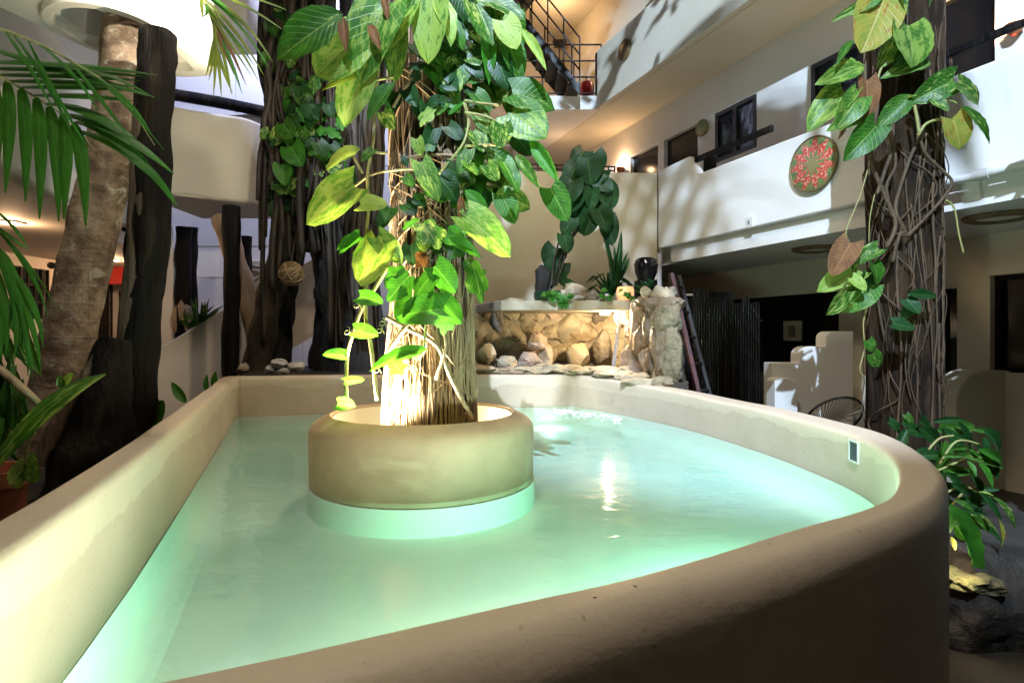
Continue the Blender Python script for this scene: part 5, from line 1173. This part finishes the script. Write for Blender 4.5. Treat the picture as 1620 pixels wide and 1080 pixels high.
MB().tube(q2, [.075-.02*min(1,i/28) for i in range(len(q2))], 14, 4, .3).build('split_side', M['weathered'], cpst, smooth=70)
stp = thing('tree_stump', 'broad charred stump leaning between the palm and the charred post', 'stump', P(130, 760, 3.1))
q = spline([P(135,900,3.10), P(140,800,3.10), P(152,700,3.12), P(168,610,3.16), P(182,536,3.2)], 7); q[0].z = .5
MB().tube(q, [.31-.235*(i/28)**.8 for i in range(len(q))], 20, 6, .16).build('stump_wood', M['black_wood'], stp, smooth=75)
MB().tube(spline([P(62,735,2.95), P(98,660,3.0), P(132,600,3.06), P(166,545,3.15)], 6), [.045-.0015*i for i in range(19)], 10, 2, .4).build('torn_edge', M['weathered'], stp, smooth=70)
def leaflet_mesh(base, ctrl, tip, w, nrm):
    """a long narrow leaflet bent over one control point, folded along its midrib"""
    n = 8; vs = []; uvs = []; fs = []
    for i in range(n+1):
        t = i/n; p = base*(1-t)**2 + ctrl*2*t*(1-t) + tip*t*t; d = ((ctrl-base)*(1-t)+(tip-ctrl)*t).normalized()
        x = d.cross(nrm).normalized(); z = x.cross(d); ww = w*max(.02, math.sin(math.pi*min(.985, .10+.88*t))**.7)*(1 if t < .6 else 1-.25*(t-.6)/.4)
        vs += [p-x*ww*.5-z*ww*.10, p, p+x*ww*.5-z*ww*.10]; uvs += [(0,t),(.5,t),(1,t)]
    for i in range(n): fs += [(i*3,i*3+1,i*3+4,i*3+3),(i*3+1,i*3+2,i*3+5,i*3+4)]
    return vs, fs, uvs
def leaflet(parent, b, c, t, w, nrm=Vector((.1,-1,.35)), matk='p'):
    vs, fs, uvs = leaflet_mesh(Vector(b), Vector(c), Vector(t), w, nrm); off = world_loc(parent)
    me = bpy.data.meshes.new('leaflet'); me.from_pydata([tuple(v-off) for v in vs], [], fs); uvl = me.uv_layers.new(name='uv')
    for lp in me.loops: uvl.data[lp.index].uv = uvs[lp.vertex_index]
    me.polygons.foreach_set('use_smooth', [True]*len(me.polygons)); me.materials.append(L[matk]); return link('leaflet', me, parent)
def c1(x, y): return (x/2.7, y/2.7)
fa_ = thing('palm_frond', 'arching green palm frond with hanging leaflets at the upper left edge', 'palm frond', P(0,130,1.9))
def pc(x, y, Y): return P(*c1(x,y), Y)
rc = MB().tube(spline([pc(-240,230,1.75), pc(-60,300,1.85), pc(75,370,1.9), pc(190,440,1.93), pc(300,515,1.96), pc(390,625,2.0)],6), [.006-.00015*i for i in range(31)], 6).build('rachis', M['stem'], fa_, smooth=180)
for b, t in (((-110,290),(-60,800)),((-40,320),(-20,830)),((25,350),(22,825)),((85,380),(108,862)),((150,418),(168,935)),((205,455),(250,945)),((262,492),(272,935)),((312,528),(366,965))):
    B, T = pc(*b,1.9), pc(*t,1.86); leaflet(fa_, B, B.lerp(T,.3)+Vector((.035,-.02,.03)), T, .044)
for b, c, t in (((-120,265),(250,250),(672,322)),((-80,290),(300,285),(640,330)),((-20,318),(300,310),(600,345)),((22,345),(300,335),(575,372)),((85,372),(330,355),(572,388)),((145,405),(360,395),(568,432)),((200,440),(420,440),(660,680)),((258,485),(480,500),(742,742)),((318,518),(520,530),(755,880)),((340,560),(560,600),(745,850)),((-60,200),(380,330),(662,415))):
    B, C_, T = pc(*b,1.9), pc(*c,1.84), pc(*t,1.9); leaflet(fa_, B, C_, T, .040, Vector((.1,-1,.9)))
fb_ = thing('palm_frond', 'darker thin palm frond crossing above the hanging leaflets at the left', 'palm frond', P(0,48,1.7))
MB().tube(spline([pc(-150,100,1.6), pc(0,125,1.65), pc(160,185,1.7), pc(300,260,1.75), pc(420,330,1.8), pc(540,440,1.85), pc(660,620,1.9)],6), [.005-.0001*i for i in range(37)], 6).build('rachis', M['stem'], fb_, smooth=180)
for b, c, t in (((160,185),(330,300),(420,480)),((300,262),(430,420),(560,600)),((350,290),(480,360),(700,640)),((60,150),(200,330),(330,620)),((120,175),(240,420),(380,640)),((20,130),(140,300),(230,470)),((420,335),(560,420),(640,560)),((380,300),(520,330),(660,420))):
    leaflet(fb_, pc(*b,1.7), pc(*c,1.72), pc(*t,1.78), .011, Vector((.3,-1,.5)))
# frond at top centre left
fc = thing('palm_frond', 'thin olive palm frond fanning down from the top edge beside the white balcony', 'palm frond', P(318,-10,3.2))
def p2(x, y, Y=3.2): return P(230+x/5.4, y/5.4, Y)
MB().tube(spline([p2(420,-260), p2(470,-60), p2(520,60), p2(560,150), p2(590,260), p2(600,360)],5), [.008-.0002*i for i in range(26)], 6).build('rachis', M['stem'], fc, smooth=180)
for b, c, t, kd in (((500,10),(760,300),(965,690),'py'),((490,-20),(800,250),(1015,650),'py'),((480,-60),(820,150),(1055,585),'p'),((470,-80),(860,120),(1085,530),'py'),((455,-120),(860,20),(1165,250),'py'),((450,-160),(900,-40),(1205,85),'py'),((540,90),(700,330),(860,730),'pr'),((550,110),(660,380),(760,645),'pr'),
     ((560,150),(720,450),(825,800),'p'),((570,180),(680,450),(735,810),'py'),((580,230),(630,520),(650,840),'py'),((585,260),(610,480),(580,830),'py'),((590,280),(590,480),(540,690),'py'),((595,300),(570,450),(515,660),'py'),((600,350),(640,560),(745,800),'py'),((520,60),(740,280),(930,560),'p'),((510,30),(560,120),(470,150),'p'),((560,150),(620,260),(600,430),'py'),
     ((470,-60),(480,40),(490,160),'py'),((470,-100),(700,60),(880,260),'p'),((530,80),(640,240),(900,640),'py')):
    leaflet(fc, p2(*b), p2(*c,3.15), p2(*t,3.2), .020, Vector((.2,-1,.4)), kd)
# drooping frond low on the left edge
fd = thing('palm_frond', 'drooping frond of long narrow leaflets low at the left edge', 'palm frond', P(0,400,1.8))
def q2_(x, y, Y=1.8): return P(x/2.16, 350+y/2.16, Y)
MB().tube(spline([q2_(-160,40), q2_(-60,60), q2_(0,100), q2_(40,180), q2_(62,260)],5), .005, 6).build('rachis', M['stem'], fd, smooth=180)
for b, c, t, w_ in (((-30,80),(60,170),(45,330),.04),((0,110),(70,230),(60,400),.035),((10,130),(90,260),(100,500),.022),((20,150),(130,260),(148,430),.02),((35,180),(120,330),(140,520),.018),((50,220),(90,360),(110,545),.016),((-10,30),(60,90),(130,240),.012),((-20,10),(40,60),(100,100),.01),((-20,-40),(60,20),(100,100),.01),((-40,120),(30,260),(20,450),.03),((-40,200),(20,300),(-10,520),.03),((40,200),(60,330),(50,480),.016),((0,40),(120,150),(165,330),.010),((60,260),(100,400),(95,530),.014),((-30,20),(90,100),(200,310),.006)):
    leaflet(fd, q2_(*b), q2_(*c,1.76), q2_(*t,1.8), w_, Vector((.2,-1,.3)))
# broad blade across the stump
bl = thing('broad_leaf', 'single long broad green blade pointing up right across the charred stump', 'leaf', P(0,720,1.75))
leaflet(bl, P(-18,745,1.7), P(60,625,1.68), P(167,591,1.78), .085, Vector((.25,-1,1.1)), 'g').name = 'blade'
bl2 = thing('broad_leaf', 'brown curved leaf stalk at the left edge below the drooping frond', 'stalk', P(0,590,2.0))
MB().tube(spline([P(-30,560,2.0),P(10,592,2.0),P(45,622,2.02),P(62,640,2.05)],5), .013, 8).build('stalk', M['tanwood'], bl2, smooth=180)
pot = thing('terracotta_pot', 'red terracotta pot at the lower left edge behind the pool rim', 'plant pot', P(-12, 830, 2.0))
c = P(-22, 0, 2.0); zt_ = P(0,742,2.0).z
MB().lathe([(.085,.60),(.115,zt_-.06),(.135,zt_-.055),(.138,zt_),(.118,zt_),(.112,zt_-.05)], (c.x,2.0,0), 26).build('pot', M['terracotta'], pot, smooth=40)
pp_ = thing('pothos_plant', 'small variegated plant with one pale leaf beside the terracotta pot', 'plant', P(40, 760, 1.9))
for b, t, wd, kd in (((45,735),(14,765),.8,'y'),((42,728),(56,762),.7,'v'),((30,745),(22,775),.7,'y'),((104,615),(112,590),.5,'y'),((100,612),(92,595),.5,'v')): px_leaf(pp_, b, t, 1.9, wd, kd)
MB().tube(spline([P(38,760,1.9),P(45,700,1.9),P(70,660,1.9),P(104,612,1.9)],5), .006, 6).build('stem', M['stem'], pp_, smooth=180)
# undergrowth at the left edge
ug = thing('leafy_plant', 'tangle of thin green and dark leaves at the left edge beside the palm foot', 'plant', P(10, 640, 2.6))
for k in range(46):
    px = rnd.uniform(-20, 40); py = rnd.uniform(480, 720); a = rnd.uniform(.6, 2.4); ln = rnd.uniform(30,70)
    px_leaf(ug, (px,py-20), (px+ln*.5*math.cos(a), py+ln*math.sin(a)), 2.5+rnd.uniform(-.2,.2), rnd.uniform(.12,.3), rnd.choice('ggdp'), 'l')

# ------------------------------------------------------------------ plants at lower right
lr = thing('leafy_plant', 'big drooping dark green foliage plant beyond the right end of the pool', 'plant', (2.3, 3.0, .4))
def c9(x, y): return (1300+x/2.25, 600+y/2.25)
for b, t, wd, kd, shp, Y in [((455,450),(605,740),.26,'i','l',2.75),((480,270),(690,305),.2,'g','l',2.9),((560,250),(688,300),.26,'i','l',2.9),((520,290),(552,345),.4,'i','l',2.85),((560,300),(622,385),.45,'i','l',2.85),((525,250),(562,272),.4,'i','l',2.9),((470,200),(600,240),.2,'d','l',3.0),((430,270),(510,275),.25,'g','l',2.9),
   ((560,400),(612,412),.25,'y','l',2.8),((475,430),(550,465),.35,'g','l',2.8),((610,420),(720,530),.25,'g','l',2.85),((560,400),(650,500),.25,'d','l',2.85),((630,500),(645,595),.22,'yb','l',2.85),((290,150),(330,170),.7,'d','h',3.4),((310,180),(385,190),.55,'d','h',3.3),((400,150),(520,140),.25,'d','l',3.3),((240,150),(290,190),.6,'d','h',3.5),
   ((420,180),(500,215),.3,'d','l',3.1),((455,460),(470,560),.3,'i','l',2.7),((470,520),(520,575),.5,'i','l',2.75),((440,330),(520,400),.3,'d','l',2.9),((460,370),(560,420),.3,'d','l',2.85),((350,150),(420,230),.4,'d','h',3.3),((460,560),(480,610),.4,'yb','l',2.75),((300,125),(325,160),.6,'g','h',3.4),((530,340),(600,430),.3,'d','l',2.9),((490,460),(590,480),.2,'d','l',2.85)]:
    px_leaf(lr, c9(*b), c9(*t), Y, wd, kd, shp)
for pts in ([(400,330),(470,300),(560,260)],[(420,420),(500,380),(600,420)],[(420,300),(480,220),(560,230)],[(430,480),(470,440),(520,380)],[(380,250),(420,210),(470,200)]):
    MB().tube(spline([P(*c9(*q),2.92) for q in pts],5), .006, 6).build('stem', M['stem'], lr, smooth=180)
for k in range(40):
    px = rnd.uniform(1400, 1560); py = rnd.uniform(665, 830); a = rnd.uniform(-.2, 2.2); ln = rnd.uniform(30, 70)
    px_leaf(lr, (px,py), (px+ln*math.cos(a), py+ln*math.sin(a)*.8), 3.1+rnd.uniform(-.15,.3), rnd.uniform(.25,.5), rnd.choice('ddg'), 'l')
rk = thing('boulder', 'large dark boulder with a lamplit mossy top at the lower right', 'rock', (2.35, 2.9, 0))
M['moss'] = surf('mossy_rock', (.20,.20,.06), (.10,.085,.04), 6, .85, 1, 20, bdist=.03, c3=(.26,.22,.10))
c = P(1535, 905, 2.9); MB().rock((c.x+.0, 2.95, .10), (.30,.30,.27), 21, 4, .5).build('rock', M['wetrock'], rk, smooth=60)
c = P(1528, 905, 2.8); MB().rock((c.x, 2.80, c.z-.03), (.13,.12,.045), 22, 4, .6).build('moss_cap', M['moss'], rk, smooth=60)
ul = P(1490, 905, 2.72); t = thing('uplight', 'small garden spotlight hidden behind the right pool wall by the boulder', 'spotlight', ul)
MB().tube([(ul.x,ul.y,0),(ul.x,ul.y,ul.z-.05),(ul.x+.02,ul.y,ul.z-.02)], [.012,.03,.035], 10).build('lamp_body', M['blackmetal'], t, smooth=40)
point('plant_lamp', (ul.x+.06, ul.y-.02, ul.z+.07), 3.0, WARMW, .03)

# ------------------------------------------------------------------ greenery beyond the frame that throws the leaf shadows on the gallery walls and shades the bench
sh_t = thing('palm_tree', 'tall palm behind the photographer whose fronds hang over the pool', 'palm', (-2.6, -1.9, 0))
MB().tube(spline([(-2.6,-1.9,0),(-2.0,-1.5,2.6),(-1.2,-.8,5.2),(.05,.1,7.6)],8), [.15-.002*i for i in range(25)], 14, 3, .1).build('trunk', M['palmbark'], sh_t, smooth=80)
hub = Vector((.15,.1,7.7))
for k in range(10):
    a = k*.628+.2; dr = Vector((math.cos(a), math.sin(a), 0)); e = hub+dr*(1.0+.15*math.sin(k*3))+Vector((0,0,-.75+.2*math.sin(k*2.1))); c_ = hub+dr*.65+Vector((0,0,.45))
    pts = [hub*(1-t)**2+c_*2*t*(1-t)+e*t*t for t in [i/12 for i in range(13)]]
    fr_ = MB().tube(pts, .012, 5).build('frond', M['stem'], sh_t, smooth=180)
    for i in range(2,13):
        p = pts[i]; tg = (pts[i]-pts[i-1]).normalized(); sd = tg.cross(Vector((0,0,1))).normalized(); ln = .40*math.sin(math.pi*min(.95,i/13+.12))+.10
        for s_ in (-1,1): leaflet(fr_, p, p+sd*s_*ln*.5+tg*.12+Vector((0,0,.05)), p+sd*s_*ln+tg*.3-Vector((0,0,.18)), .075, Vector((0,0,1)))
bt = thing('shade_tree', 'unseen small bushy tree added outside the right edge to shade the bench', 'tree', (3.45, 2.7, 0))  # unseen tree added to keep the floodlight off the bench
MB().tube([(3.45,2.7,0),(3.42,2.72,1.4),(3.45,2.7,2.9)], [.07,.06,.04], 10, 4, .2).build('trunk', M['bark'], bt, smooth=70)
cr = MB()
for k in range(1500):
    d = Vector((rnd.gauss(0,1),rnd.gauss(0,1),rnd.gauss(0,1))).normalized()*rnd.uniform(.3,1)**.5; c = Vector((3.5+d.x*.62, 2.7+d.y*.6, 3.05+d.z*.75)); e = Vector((rnd.uniform(-1,1),rnd.uniform(-1,1),rnd.uniform(-1,.4))).normalized()*.16; x = e.orthogonal().normalized()*.05
    cr.add([c, c+e*.5+x, c+e, c+e*.5-x], [(0,1,2,3)])
tag(cr.build('crown', M['crownleaf'], bt), kind='stuff')
